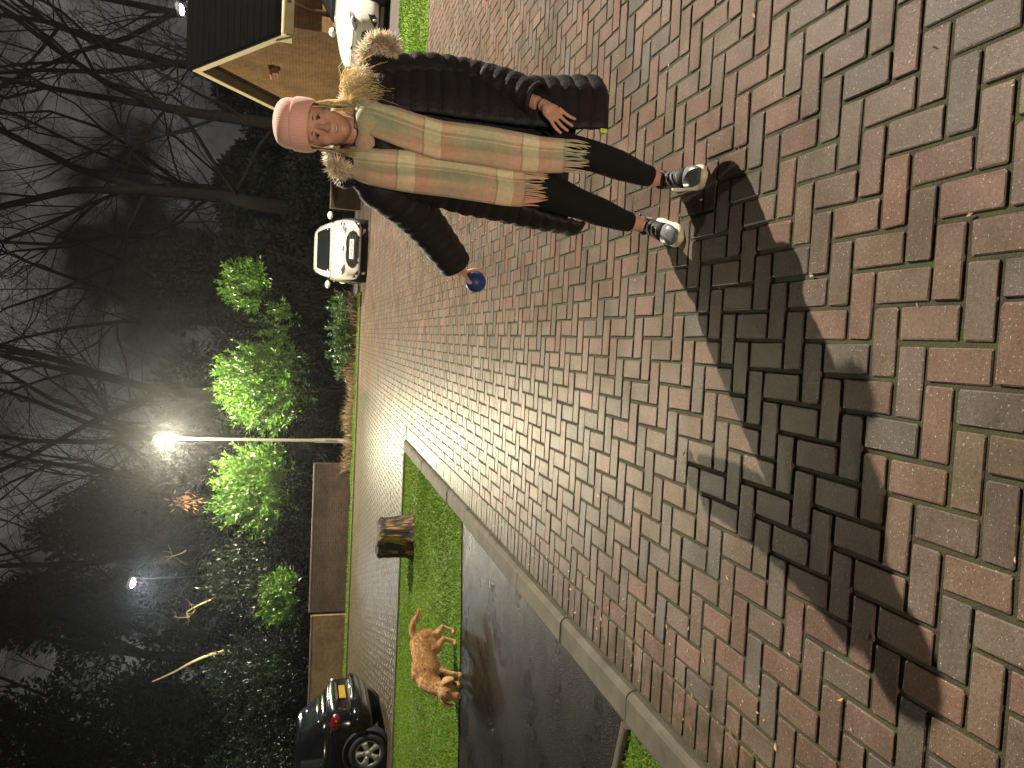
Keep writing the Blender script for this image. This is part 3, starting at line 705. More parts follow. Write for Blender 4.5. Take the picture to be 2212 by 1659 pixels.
# dark evergreen trees that close the view
def evergreen(x, y, z0, z1, rx, ry, label, seed, per=330, ncl=56, Ls=.32):
    rng = np.random.default_rng(seed); o = thing('evergreen_tree', label, 'tree', (x, y, 0), 0, 'dark evergreen trees behind the road'); cl = []
    for i in range(ncl):
        t = rng.uniform(0, 1)**.8; z = z0+(z1-z0)*t; f = math.sqrt(max(.05, 1-(2*t-.85)**2*.75)); a = rng.uniform(0, 6.28); q = rng.uniform(.2, .85)
        cl.append(((math.cos(a)*rx*f*q, math.sin(a)*ry*f*q, z), np.array([.28*rx, .28*ry, (z1-z0)*.10])*rng.uniform(.7, 1.25)+.15))
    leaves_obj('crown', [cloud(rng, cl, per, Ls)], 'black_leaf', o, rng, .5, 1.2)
    S = []; p = np.array([0, 0, -.1]); d = np.array([0, 0, 1.])
    for k in range(8):
        q = p+d*z1*.9/8; S.append((*p, *q, .22*(1-k*.1), .22*(1-(k+1)*.1))); p = q; d = unit(d+rng.normal(0, .05, 3))
    V, F = segs_mesh(S, 7); mk('trunk', V, F, 'bark', o); return o
for i, (x, y, z0, z1, rx, ry, l) in enumerate([
    (6.2, 36, .3, 5.2, 3.4, 2.2, 'dark low evergreen tree behind the bungalow gable'),
    (1.9, 33.5, .3, 7.6, 3.0, 2.2, 'dark round evergreen tree right behind the dim olive bush'),
    (-2.6, 35, .3, 7.2, 3.0, 2.2, 'dark evergreen tree behind the lamp and the right laurel'),
    (-6.8, 34, .3, 7.4, 2.8, 2.2, 'dark evergreen tree behind the left laurel'),
    (-12.2, 35.5, .3, 13.2, 3.3, 2.2, 'tall dark evergreen tree left of the shining lamp in the trees'),
    (-16.6, 34, .3, 13.6, 3.4, 2.4, 'tall black evergreen tree above the black car'),
    (11.5, 38, .3, 5.4, 4.0, 2.4, 'dark evergreen tree behind the bungalow roof'),
    (-22, 36, .3, 9.5, 3.6, 2.4, 'dark evergreen tree beyond the far left end of the pale wall'),
    (-9.0, 38, .3, 12.5, 2.6, 2.2, 'tall dark evergreen tree right behind the lamp in the trees')]):
    evergreen(x, y, z0, z1, rx, ry, l, 40+i)
# dark hedge strip that closes the gaps low down
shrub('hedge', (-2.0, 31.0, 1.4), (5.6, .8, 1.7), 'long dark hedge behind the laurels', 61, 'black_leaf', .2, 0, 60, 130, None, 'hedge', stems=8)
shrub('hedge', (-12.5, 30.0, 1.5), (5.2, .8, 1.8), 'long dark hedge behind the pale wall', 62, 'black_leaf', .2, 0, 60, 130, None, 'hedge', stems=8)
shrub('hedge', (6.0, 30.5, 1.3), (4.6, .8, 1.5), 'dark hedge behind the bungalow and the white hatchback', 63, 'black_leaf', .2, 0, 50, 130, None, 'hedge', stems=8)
for i, (x, y, h, r, ln, l) in enumerate([
    (8.1, 32, 17, .30, (.00, 0), 'bare tree with a thick trunk rising beside the gable peak'),
    (4.7, 32, 18, .34, (.03, 0), 'bare tree forking high above the pink hat'),
    (3.3, 35, 17, .24, (.02, 0), 'slimmer bare tree left of the forked one'),
    (-2.6, 33, 17, .33, (-.01, 0), 'bare tree just right of the lamp head'),
    (-4.6, 32, 17, .28, (-.02, 0), 'bare tree directly above the lamp head'),
    (-6.8, 33, 17, .28, (.05, 0), 'bare curved tree left of the lamp head'),
    (10.6, 34, 17, .30, (-.05, 0), 'bare tree behind the bungalow roof ridge'),
    (-10.2, 36, 18, .30, (.02, 0), 'bare tree behind the lamp that shines through the trees'),
    (-14.4, 34, 18, .32, (.03, 0), 'bare tree above the paler wall'),
    (.3, 39, 18, .28, (.0, 0), 'thin bare tree far behind the right laurel'),
    (-18, 37, 18, .30, (.02, 0), 'bare tree at the far left over the black car'),
    (14, 36, 18, .30, (-.05, 0), 'bare tree beyond the right end of the bungalow'),
    (-8.0, 42, 19, .30, (0, 0), 'bare tree deep in the dark wood between the two lamps'),
    (6.5, 42, 19, .30, (0, 0), 'bare tree deep in the dark wood behind the gable')]):
    bare_tree(x, y, h, r, l, 100+i, ln)
# lit dead branches among the dark shrubs
def dead_branch(x, y, pts, r, label, seed, kids=(3, 3), mat='bark_pale'):
    rng = np.random.default_rng(seed); o = thing('dead_branch', label, 'branch', (x, y, 0)); P = curve_pts(pts, 10); out = [[], [], [], []]
    for i in range(9):
        a, b = np.array(P[i]), np.array(P[i+1]); out[0].append((*a, *b, r*(1-i*.08), r*(1-(i+1)*.08)))
        if i > 4 and kids: grow(rng, b, unit(b-a+rng.normal(0, .5, 3)), .5, r*.35, 2, out, .7, .0, 3, kids)
    V, F = segs_mesh(out[0], 7); mk('limb', V, F, mat, o)
    if out[2]+out[3]: V, F = segs_mesh(out[2]+out[3], 4); tag(mk('twigs', V, F, mat, o), kind='stuff')
    return o
dead_branch(-11.1, 27.2, [(.02, .2, 3.9), (.02, .1, 4.1), (0, 0, 4.4), (-.22, -.1, 5.0), (-.45, -.1, 5.4), (-.75, -.1, 6.1)], .075, 'pale broken limb standing up out of the dark shrubs', 201, None)
dead_branch(-9.2, 27.2, [(0, .3, 4.0), (.03, .2, 4.2), (.0, 0, 4.4), (-.15, -.1, 4.8), (-.35, -.1, 5.1), (-.5, -.1, 5.0)], .045, 'thin mossy twiggy branch right of the pale broken limb', 202)
dead_branch(-7.7, 27.6, [(.10, .1, 5.25), (.05, .05, 5.32), (0, 0, 5.45), (-.05, 0, 5.6), (-.12, 0, 5.75)], .022, 'small lit twig under the lamp in the trees', 203, (2, 2))
rng = np.random.default_rng(77); o = thing('dead_leaf_bunch', 'bunch of dry brown leaves on a thin stem left of the lamp head', 'branch', (-5.85, 27.6, 0))
P = np.array([0, 0, 5.4])+rng.normal(0, 1, (70, 3))*np.array([.16, .1, .22]); D = unit(rng.normal(0, .5, (70, 3))+np.array([0, 0, -.9]))
tag(leaves_obj('leaf_bunch', [(P, D, unit(rng.normal(0, 1, (70, 3))), rng.uniform(.15, .3, 70))], 'dry_leaf', o, rng, wid=.25), kind='stuff')
V, F = segs_mesh([(0, .1, -.1, 0, .05, 3, .03, .025), (0, .05, 3, 0, 0, 5.6, .025, .012)], 6); mk('stem', V, F, 'bark', o)

# ================================================================== STUMP
st = thing('tree_stump', 'dark weathered tree stump on the grass verge', 'stump', (-2.76, 10.52, 0))
rings = []; N_ = 44
for k in range(15):
    z = -.04+.52*k/14; rr = []
    for j in range(N_):
        a = 2*math.pi*j/N_; base = .285+.055*math.exp(-max(z, 0)/.07)+.015*(k == 13)-(.035 if k == 14 else 0)
        g = mnoise.noise((math.cos(a)*3.1, math.sin(a)*3.1, z*1.2))*.06+abs(mnoise.noise((math.cos(a)*7, math.sin(a)*7, z*2.4+4)))*.05
        root = .03*math.exp(-max(z, 0)/.09)*math.cos(5*a+1)
        r_ = base+g-.03+root; rr.append((r_*1.03*math.cos(a), r_*.9*math.sin(a), z+(.03*mnoise.noise((a*1.0, 2, 5)) if k > 12 else 0)))
    rings.append(rr)
V, F = loft(rings, cap=False); mk('bark', V, F, 'stump_wood', st)
top = np.array(rings[-1]); V = np.concatenate([top, [[0, 0, .455]]]); mk('cut_top', V, [[j, (j+1) % N_, N_] for j in range(N_)], 'stump_top', st)
for a, z, r_ in ((-1.75, .33, .04), (-1.1, .10, .045), (-2.2, .16, .05), (-1.45, .25, .03)):
    mk('knot_hole', *ellipsoid((.262*math.cos(a), .228*math.sin(a), z), (r_, .035, r_*1.25), 14, 8), 'rubber', st)

# ================================================================== CARS  (local: +x forward, +y left)
def wheel(parent, x, y, r, style, side):
    w_ = bpy.data.objects.new('wheel', None); link(w_, parent); w_.location = (x, y, r)
    tw = .19; V, F = lathe([(r*.66, -tw/2), (r*.93, -tw/2), (r, -tw/2+.03), (r, tw/2-.03), (r*.93, tw/2), (r*.66, tw/2), (r*.66, -tw/2)], 36, 'y', cap=False); mk('tyre', V, F, 'rubber', w_)
    o = side*(tw/2-.015)
    mk('brake_disc', *lathe([(.01, o-side*.075), (r*.60, o-side*.07), (r*.6, o-side*.065), (.01, o-side*.06)], 24, 'y'), 'black_plastic', w_)
    if style == 'alloy':
        mb = MB(); mb.add(*lathe([(r*.70, o-side*.03), (r*.71, o), (r*.67, o+side*.012), (r*.60, o+side*.004), (r*.59, o-side*.03), (r*.70, o-side*.03)], 40, 'y', cap=False))
        for k in range(5):
            a = 2*math.pi*k/5+.25; ca, sa = math.cos(a), math.sin(a)
            def P(rad, t, yy): return (rad*ca-t*sa, yy, rad*sa+t*ca)
            q = [[P(rad, t*wd, o+side*yy) for t, yy in ((-1, -.02), (-1, .0), (-.5, .012), (.5, .012), (1, .0), (1, -.02))] for rad, wd in ((r*.10, .04), (r*.30, .042), (r*.48, .052), (r*.63, .072))]
            mb.add(*loft(q))
        mb.add(*lathe([(.005, o+side*.022), (r*.13, o+side*.018), (r*.17, o+side*.005), (r*.17, o-side*.02)], 20, 'y')); mb.obj('rim', 'alloy', w_)
    else:
        V, F = lathe([(.005, o+side*.030), (r*.16, o+side*.028), (r*.24, o+side*.014), (r*.50, o+side*.018), (r*.64, o+side*.010), (r*.69, o-side*.012)], 40, 'y'); rm = mk('rim', V, F, 'wheel_trim_grey', w_)
        for k in range(9):
            a = 2*math.pi*k/9; mk('rim_slot', *ellipsoid((r*.50*math.cos(a), o+side*.017, r*.50*math.sin(a)), (.030, .006, .026), 10, 6), 'black_plastic', rm)
    return w_
def text_mesh(s_, size, mat, parent, name='plate_text'):
    cu = bpy.data.curves.new('t', 'FONT'); cu.body = s_; cu.size = size; cu.align_x = 'CENTER'; cu.align_y = 'CENTER'; cu.extrude = .001
    o = bpy.data.objects.new('t', cu); C.objects.link(o); bpy.context.view_layer.update()
    me = bpy.data.meshes.new_from_object(o.evaluated_get(bpy.context.evaluated_depsgraph_get())); bpy.data.objects.remove(o)
    me.materials.clear(); me.materials.append(M[mat]); return link(bpy.data.objects.new(name, me), parent)
def car(name, label, loc, rz, paint, L=3.95, W=1.72, H=1.46, wr=.305, style='trim', saloon=False, plate=None, big_grille=True):
    o = thing(name, label, 'car', loc, rz, None); hw = W/2; hl = L/2
    # lower body: stations from tail to nose: x, half width, top z, bottom z
    ST = [(-hl, .72, .82, .36), (-hl+.04, .84, .92, .28), (-hl+.18, .94, .98, .22), (-hl+.6, .985, .99, .19), (-.6, 1.0, .965, .18), (.3, 1.0, .955, .18), (.85, .995, .955, .18),
          (hl-.75, .985, .90, .18), (hl-.42, .965, .845, .18), (hl-.20, .915, .775, .18), (hl-.07, .83, .70, .20), (hl, .70, .60, .25)]
    rings = []
    for x, wf, zt, zb in ST:
        w_ = hw*wf; mid = (zt+zb)/2
        half = [(0, zb), (w_*.70, zb), (w_*.93, zb+.035), (w_*.985, zb+.14), (w_, mid-.02), (w_*.995, mid+.10), (w_*.97, zt-.12), (w_*.925, zt-.035), (w_*.82, zt-.004), (w_*.5, zt+.018), (0, zt+.028)]
        rings.append([(x, y, z) for y, z in half]+[(x, -y, z) for y, z in half[-2:0:-1]])
    V, F = loft(rings); body = mk('body', V, F, paint, o); 
    bm_ = body.modifiers.new('sub', 'SUBSURF'); bm_.levels = 1; bm_.render_levels = 2
    # cabin
    xb0, xb1, xt0, xt1 = -hl+.12, .98, -hl+.52, -.02
    if saloon: xb0, xt0 = -hl+.35, -hl+.85
    CB = [(.93, xb0, xb1, .90), (1.06, xb0+.10, xb1-.30, .875), (1.24, xb0+.25, xb1-.68, .80), (H-.06, xt0-.04, xt1+.06, .70), (H-.015, xt0+.06, xt1-.10, .62), (H, xt0+.3, xt1-.35, .48)]
    rings = []
    for z, x0, x1, wf in CB:
        w_ = hw*wf; c = .16; rings.append([(x0+.02, -w_*.80, z), (x0+c, -w_, z), ((x0+x1)/2, -w_*1.012, z), (x1-c*1.5, -w_, z), (x1-.04, -w_*.82, z), (x1+.02, -w_*.4, z), (x1+.03, 0, z), (x1+.02, w_*.4, z), (x1-.04, w_*.82, z), (x1-c*1.5, w_, z), ((x0+x1)/2, w_*1.012, z), (x0+c, w_, z), (x0+.02, w_*.80, z), (x0-.02, w_*.4, z), (x0-.03, 0, z), (x0-.02, -w_*.4, z)])
    V, F = loft(rings); cb = mk('cabin', V, F, paint, o)
    def at_z(z): return [float(np.interp(z, [c_[0] for c_ in CB], [c_[k] for c_ in CB])) for k in (1, 2, 3)]
    def glass(name_, zs, fx, fy, m_='car_glass'):
        rr = []
        for z in zs:
            x0, x1, wf = at_z(z); rr.append([(fx(x0, x1, t)[0], fy(hw*wf, t), z) for t in np.linspace(-1, 1, 9)])
        V, F = loft(rr, False, False); return solidify(mk(name_, V, F, m_, o), .006, 1.0)
    zz = (.985, 1.08, 1.18, 1.28, H-.085)
    def fscr(x0, x1, t): return (x1+.042-.075*abs(t)**2.6,)
    ws = glass('windscreen', zz, fscr, lambda w_, t: w_*.80*t)
    def frear(x0, x1, t): return (x0-.042+.06*abs(t)**2.6,)
    rw = glass('rear_window', (1.05, 1.15, 1.25, H-.09), frear, lambda w_, t: w_*.74*t)
    for sd in (-1, 1):
        for a0, a1 in ((.20, .50), (.54, .86)):
            rr = []
            for z in (1.0, 1.1, 1.2, 1.3, H-.10):
                x0, x1, wf = at_z(z); rr.append([(x0+(x1-x0)*t, sd*(hw*wf*1.012+.008-abs(t-.5)*.012), z) for t in np.linspace(a0, a1, 5)])
            V, F = loft(rr, False, False); solidify(mk('side_window', V, F, 'car_glass', o), .006, 0)
        mr = mk('mirror', *ellipsoid((.62, sd*(hw+.115), 1.005), (.07, .115, .075), 14, 10), paint, o)
        mk('mirror_arm', *box(.60, .66, min(sd*(hw-.10), sd*(hw+.04)), max(sd*(hw-.10), sd*(hw+.04)), .95, .98), 'black_plastic', mr, False)
        # door shuts
        for x in (-.55, .55): mk('door_gap', *box(x-.006, x+.006, sd*hw*.995-.002, sd*hw*.995+.006, .30, .86), 'black_plastic', o, False)
        mk('door_handle', *box(-.48, -.30, min(sd*hw*.985, sd*(hw+.022)), max(sd*hw*.985, sd*(hw+.022)), .79, .82, .006), paint, o, False)
    # wheels and arches
    fx, rx = hl-.80, -hl+.66
    for x in (fx, rx):
        for sd in (-1, 1):
            V, F = lathe([(.01, sd*(hw-.20)), (wr+.075, sd*(hw-.20)), (wr+.075, sd*(hw+.004)), (wr+.045, sd*(hw+.006)), (wr+.03, sd*(hw-.06)), (.01, sd*(hw-.17))], 36, 'y', (x, 0, wr+.02)); mk('wheel_arch', V, F, 'rubber', o)
            wheel(o, x, sd*(hw-.075), wr, style, sd)
    # nose
    if big_grille:
        g = [(-.30, .585), (-.16, .60), (0, .585), (.16, .60), (.30, .585), (.44, .52), (.50, .42), (.455, .34), (.37, .30), (.32, .18), (-.32, .18), (-.37, .30), (-.455, .34), (-.50, .42), (-.44, .52)]
    else:
        g = [(-.42, .50), (.42, .50), (.50, .42), (.46, .26), (-.46, .26), (-.50, .42)]
    from mathutils.bvhtree import BVHTree
    bpy.context.view_layer.update(); dg0 = bpy.context.evaluated_depsgraph_get(); bvh = BVHTree.FromObject(body, dg0)
    def nosex(y, z):
        h_ = bvh.ray_cast(Vector((6, y, z)), Vector((-1, 0, 0))); return h_[0].x if h_[0] is not None else hl-.3
    def face_patch(name_, poly, d, mat):
        Q = []
        for i in range(len(poly)):
            p, q = np.array(poly[i]), np.array(poly[(i+1) % len(poly)])
            for t in (0, .34, .67): Q.append(p+(q-p)*t)
        Q = np.array(Q); c = Q.mean(0); n_ = len(Q); V = []
        for f_, dd in ((1.0, -.05), (1.0, d), (.66, d), (.33, d)):
            for p in c+(Q-c)*f_: V.append((nosex(*p)+dd, p[0], p[1]))
        V.append((nosex(*c)+d, c[0], c[1])); F = []
        for k in range(3):
            for i in range(n_): F.append([k*n_+i, k*n_+(i+1) % n_, (k+1)*n_+(i+1) % n_, (k+1)*n_+i])
        F += [[3*n_+i, 3*n_+(i+1) % n_, 4*n_] for i in range(n_)]
        return mk(name_, V, F, mat, o, False)
    gr = face_patch('grille', g, .012, 'black_plastic')
    for z in (.36, .43, .50): mk('grille_bar', *tube([(nosex(y, z)+.014, y, z) for y in np.linspace(-.38, .38, 9)], .008, 6), 'wheel_trim_grey', gr)
    mk('splitter', *tube([(nosex(y, .2)+.02, y, .225) for y in np.linspace(-.34, .34, 9)], .018, 8), 'wheel_trim_grey', o)
    mk('badge', *ellipsoid((nosex(0, .66)+.004, 0, .66), (.015, .06, .03), 12, 8), 'chrome', o)
    mk('bonnet_gap', *tube([(nosex(y, .66)+.003, y, .655) for y in np.linspace(-.46, .46, 11)], .006, 6), 'wheel_trim_grey', o)
    for sd in (-1, 1):
        hp = [(sd*.40, .615), (sd*.54, .60), (sd*.70, .655), (sd*.755, .745), (sd*.66, .755), (sd*.52, .69)]
        hp = hp if sd > 0 else hp[::-1]
        hl_ = face_patch('headlight', hp, .014, 'wheel_trim_grey')
        mk('headlight_lens', *ellipsoid((nosex(.63, .685)+.010, sd*.63, .685), (.03, .075, .035), 14, 8), 'lens_clear', hl_)
        fp = [(sd*.55, .27), (sd*.66, .22), (sd*.74, .29), (sd*.75, .41), (sd*.69, .36)]
        fp = fp if sd > 0 else fp[::-1]
        fg = face_patch('fog_light_recess', fp, .012, 'black_plastic')
        mk('fog_light', *ellipsoid((nosex(.68, .29)+.012, sd*.68, .29), (.02, .035, .035), 12, 8), 'lens_clear', fg)
    if plate:
        px_ = max(nosex(0, .395), nosex(0, .505))+.022; pl = mk('number_plate', *box(px_, px_+.012, -.26, .26, .395, .505, .003), 'plate_white', o, False)
        t_ = text_mesh(plate, .088, 'plate_ink', pl); t_.matrix_local = Matrix.Translation((px_+.0145, 0, .449)) @ Matrix(((0, 0, 1, 0), (1, 0, 0, 0), (0, 1, 0, 0), (0, 0, 0, 1)))
    # tail
    rp = mk('number_plate', *box(-hl-.022, -hl-.008, -.26, .26, .66, .77, .003), 'plate_yellow', o, False)
    mk('plate_light', *box(-hl-.05, -hl+.01, -.34, .34, .80, .835, .008), 'chrome', o, False)
    for sd in (-1, 1):
        tl = mk('tail_light', *ellipsoid((-hl+.20, sd*hw*.845, .84), (.155, .075, .10), 16, 10), 'lens_red', o)
        mk('tail_light_lens', *ellipsoid((-hl+.075, sd*hw*.835, .86), (.035, .03, .03), 12, 8), 'lens_clear', tl)
    mk('rear_bumper', *tube([(-hl+.22, -hw*.97, .50), (-hl+.05, -hw*.86, .50), (-hl-.035, -hw*.5, .50), (-hl-.05, 0, .50), (-hl-.035, hw*.5, .50), (-hl+.05, hw*.86, .50), (-hl+.22, hw*.97, .50)], .085, 12, [(1, 1.3)]*7), paint, o)
    mk('bumper_strip', *tube([(-hl-.075, -hw*.55, .575), (-hl-.112, 0, .58), (-hl-.075, hw*.55, .575)], .014, 8), 'chrome', o)
    return o
car('hatchback_car', 'small white hatchback parked facing the camera on the far paving', (2.36, 22.9, 0), math.radians(-93), 'paint_white', 3.75, 1.68, 1.40, plate='SW25 LDA')
car('parked_car', 'white car parked in front of the bungalow behind the fur hood', (7.30, 16.40, .204), math.radians(207), 'paint_white', 4.1, 1.74, 1.5, .315, big_grille=False)
car('parked_car', 'black car with silver five spoke wheels seen from behind', (-8.3, 13.2, 0), math.radians(182), 'paint_black', 4.2, 1.76, 1.47, .315, 'alloy')

# ================================================================== DOG
dg_ = thing('dog', 'golden tan dog sniffing at the edge of the grass verge', 'dog', (-3.0, 7.1, 0))
Pz = [(-2.90, 7.285, .335), (-2.935, 7.24, .345), (-2.985, 7.17, .335), (-3.04, 7.09, .325), (-3.09, 7.01, .320), (-3.135, 6.93, .325), (-3.16, 6.875, .320)]
trunk = tube(Pz, [.050, .095, .108, .108, .122, .122, .080], 18, [(.85, 1.0), (.88, 1.05), (.85, 1.0), (.85, 1.0), (.86, 1.10), (.86, 1.12), (.85, 1.0)])
neck = tube([(-3.125, 6.95, .35), (-3.16, 6.86, .325), (-3.180, 6.78, .265), (-3.180, 6.72, .210)], [.092, .088, .076, .064], 14)
pieces = [trunk, neck]
hd = np.array([-3.180, 6.675, .175])
pieces.append(ellipsoid(hd, (.084, .084, .080), 18, 12))
pieces.append(tube([hd, hd+(-.010, -.045, -.050), hd+(-.016, -.070, -.090), hd+(-.018, -.078, -.105)], [.060, .050, .043, .030], 14))
pieces.append(ellipsoid(hd+(0, -.020, .038), (.052, .048, .038), 14, 8))
def leg(P, rad): return tube(P, rad, 12)
pieces.append(ellipsoid((-2.945, 7.185, .285), (.062, .075, .105), 16, 10)); pieces.append(ellipsoid((-2.885, 7.275, .285), (.055, .068, .10), 16, 10))
pieces.append(leg([(-2.955, 7.165, .30), (-2.975, 7.135, .24), (-2.955, 7.15, .185), (-2.90, 7.205, .125), (-2.915, 7.19, .06), (-2.925, 7.18, .018), (-2.945, 7.145, .014)], [.040, .060, .046, .026, .022, .024, .022]))
pieces.append(leg([(-2.89, 7.26, .30), (-2.90, 7.25, .23), (-2.875, 7.27, .175), (-2.825, 7.32, .12), (-2.845, 7.305, .06), (-2.855, 7.295, .018), (-2.875, 7.26, .014)], [.040, .054, .042, .024, .020, .022, .020]))
pieces.append(leg([(-3.10, 6.945, .28), (-3.105, 6.925, .20), (-3.115, 6.90, .12), (-3.12, 6.885, .05), (-3.12, 6.88, .018), (-3.135, 6.85, .014)], [.045, .044, .029, .023, .025, .022]))
pieces.append(leg([(-3.17, 6.985, .28), (-3.205, 6.975, .20), (-3.22, 6.955, .12), (-3.23, 6.945, .05), (-3.235, 6.94, .018), (-3.25, 6.91, .014)], [.045, .042, .028, .022, .024, .021]))
tail = curve_pts([(-2.905, 7.285, .385), (-2.865, 7.315, .425), (-2.80, 7.34, .415), (-2.73, 7.36, .375), (-2.67, 7.375, .35)], 10)
pieces.append(tube(tail, [.034, .030, .025, .023, .024, .026, .025, .021, .015, .006], 10))
body = fuse('body', pieces, .0075, 5, 'dog_coat', dg_)
bmesh_ = body.data; rng = np.random.default_rng(9); npo = len(bmesh_.polygons)
cen = np.empty(npo*3); bmesh_.polygons.foreach_get('center', cen); cen = cen.reshape(-1, 3); nrm = np.empty(npo*3); bmesh_.polygons.foreach_get('normal', nrm); nrm = nrm.reshape(-1, 3)
pick = rng.integers(0, npo, 16000); back = np.array([.45, .60, -.55]); sk = cen[pick]; hi_ = np.clip((sk[:, 2]-.04)/.25, .25, 1)
leaves_obj('fur', [(sk+rng.normal(0, .003, sk.shape), unit(nrm[pick]*.45+back+rng.normal(0, .25, sk.shape)), unit(nrm[pick]+rng.normal(0, .3, sk.shape)), rng.uniform(.014, .030, len(pick))*hi_)], 'dog_hair', dg_, rng, .55, 1.3, .16)
for sx_ in (1, -1):
    e0 = hd+np.array([.068*sx_, .005, .050]); dv = np.array([.048*sx_, -.004, -.012]); dn = np.array([.006*sx_, -.012, -.09])
    q = curve_pts([e0-dv*.3, e0+dv*.7+dn*.15, e0+dv+dn*.65, e0+dv*.95+dn*1.15], 7)
    mk('ear', *tube(q, [.020, .036, .046, .046, .040, .028, .010], 12, [(1, .35)]*7), 'dog_ear', dg_, True, True)
mk('nose', *ellipsoid(hd+(-.020, -.102, -.104), (.018, .016, .014), 12, 8), 'dog_nose', dg_, True, True)
for s_ in (1, -1): mk('eye', *ellipsoid(hd+(-.004+.038*s_, -.074, .010), (.010, .010, .010), 10, 6), 'eye_dark', dg_, True, True)
rng = np.random.default_rng(5); n = 800
n = 420; base_p = np.array([tail[rng.integers(2, 9)] for _ in range(n)])
Dv = rng.normal(0, .18, (n, 3))+(.75, .15, -.45)
leaves_obj('feathering', [(base_p+rng.normal(0, .007, (n, 3))-np.array(dg_.location), unit(Dv), unit(rng.normal(0, 1, (n, 3))), rng.uniform(.025, .05, n))], 'dog_hair', dg_, rng, .7, 1.2, .14)

# ================================================================== PERSON
ROOT = (.66, 2.98, 0)
pe = thing('person', 'person in a pink knitted hat, long dark padded coat and plaid scarf', 'person', ROOT)
HC = np.array([.752, 2.955, 1.478])                                          # head centre
fd = np.array([-.235, -.972, 0]); fr = np.array([.972, -.235, 0]); fu = np.array([0, 0, 1.])   # face forward / picture right / up
def hp(r_, f_, u_): return HC+fr*r_+fd*f_+fu*u_
rotz = math.atan2(-.235, .972)
def hell(r_, f_, u_, rr, rf, ru, nu=24, nv=16): return ellipsoid(hp(r_, f_, u_), (rr, rf, ru), nu, nv, ('Z', rotz))
P_ = [hell(0, -.005, .025, .076, .094, .098), hell(0, .022, -.028, .061, .066, .080), hell(0, .045, -.080, .032, .034, .026),   # skull, face, chin
      hell(.034, .048, -.020, .029, .030, .030), hell(-.034, .048, -.020, .029, .030, .030),                                     # cheeks
      tube([hp(0, .080, .022), hp(0, .094, .002), hp(0, .110, -.021), hp(0, .098, -.030)], [.008, .009, .0135, .008], 12),         # nose
      hell(.011, .094, -.024, .008, .010, .007, 12, 8), hell(-.011, .094, -.024, .008, .010, .007, 12, 8),
      hell(0, .062, -.053, .033, .022, .020), hell(0, .068, .034, .058, .018, .014),                                              # mouth, brow ridge
      tube([hp(0, -.005, -.06), hp(0, -.012, -.11), hp(.005, -.02, -.18)], [.052, .050, .062], 18),                              # neck
      tube([(.765, 2.98, 1.33), (.765, 2.985, 1.27), (.76, 2.985, 1.10), (.745, 2.985, .95), (.725, 2.99, .84), (.715, 2.995, .74)], [.085, .135, .145, .125, .145, .135], 20, [(1.05, .62)]*6),
      # arms
      tube([(.90, 2.985, 1.285), (.945, 2.985, 1.24), (.975, 2.985, 1.12), (.985, 2.985, .99), (.945, 2.895, .83), (.885, 2.785, .705)], [.05, .052, .046, .042, .036, .027], 12),
      tube([(.63, 2.98, 1.285), (.585, 2.985, 1.265), (.535, 3.06, 1.17), (.490, 3.16, 1.08), (.415, 3.255, .985), (.330, 3.345, .887)], [.05, .052, .046, .040, .034, .026], 12),
      # legs down to the ankles
      tube([(.785, 2.99, .80), (.785, 2.985, .66), (.768, 2.965, .50), (.757, 2.945, .42), (.742, 2.975, .30), (.720, 3.005, .17), (.713, 3.01, .10), (.712, 3.00, .055)], [.085, .078, .062, .053, .052, .038, .033, .036], 16),
      tube([(.655, 3.00, .80), (.640, 3.02, .66), (.600, 3.04, .50), (.585, 3.05, .43), (.570, 3.10, .31), (.548, 3.14, .18), (.545, 3.15, .11), (.542, 3.145, .06)], [.085, .078, .062, .053, .052, .038, .033, .036], 16)]
def finger(pts, r0, r1): P_.append(tube(curve_pts(pts, 7), np.linspace(r0, r1, 7), 8))
# her left hand, hanging from the cuff over the scarf end
W_ = np.array([.868, 2.755, .680]); K = np.array([.836, 2.724, .655])
P_.append(tube([W_+(.012, .014, .02), W_, (W_+K)/2], [.023, .022, .022], 12)); P_.append(ellipsoid((W_+K)/2+(-.004, -.002, -.004), (.030, .015, .036), 18, 12, ('Y', .35)))
fa = np.array([-.62, .10, .74]); fa /= np.linalg.norm(fa)                         # across the knuckles
for k, (l, o_, sp) in enumerate(((.066, .027, .35), (.074, .009, .12), (.070, -.009, -.10), (.056, -.027, -.35))):
    b = K+fa*o_*.98; dd = np.array([-.74, -.22, -.63])+fa*sp*.5; dd /= np.linalg.norm(dd)
    finger([b-dd*.012, b+dd*l*.40, b+dd*l*.75+(.003, .004, -.006), b+dd*l+(.008, .010, -.014)], .0078, .0060)
finger([W_+(-.002, -.010, .014), W_+(-.026, -.030, .020), W_+(-.046, -.044, .012), W_+(-.060, -.048, -.004)], .0095, .0068)
# her right hand round the ball
B_ = np.array([.259, 3.352, .790]); BR = .046
W2 = np.array([.322, 3.366, .876]); K2 = np.array([.296, 3.388, .842])
P_.append(tube([W2+(.014, .004, .012), W2, (W2+K2)/2, K2], [.025, .026, .034, .031], 12, [(1, .66)]*4))
def wrap(base, az, spread, r0):
    pts = [base]; ax = W2-B_; ax = ax/np.linalg.norm(ax); s1 = np.cross(ax, (0, 0, 1.)); s1 /= np.linalg.norm(s1); s2 = np.cross(ax, s1); dr = s1*math.cos(az)+s2*math.sin(az)
    for t in spread: pts.append(B_+(ax*math.cos(t)+dr*math.sin(t))*(BR+r0*.92))
    finger(pts, r0*1.08, r0*.82)
for az, sp in ((1.35, (.7, 1.25, 1.75)), (1.95, (.7, 1.3, 1.95)), (2.55, (.7, 1.3, 1.95)), (3.1, (.7, 1.25, 1.75))): wrap(K2+(.0, .006, .004), az, sp, .0088)
wrap(W2+(-.010, -.008, -.004), 5.6, (.65, 1.05, 1.40), .0105)
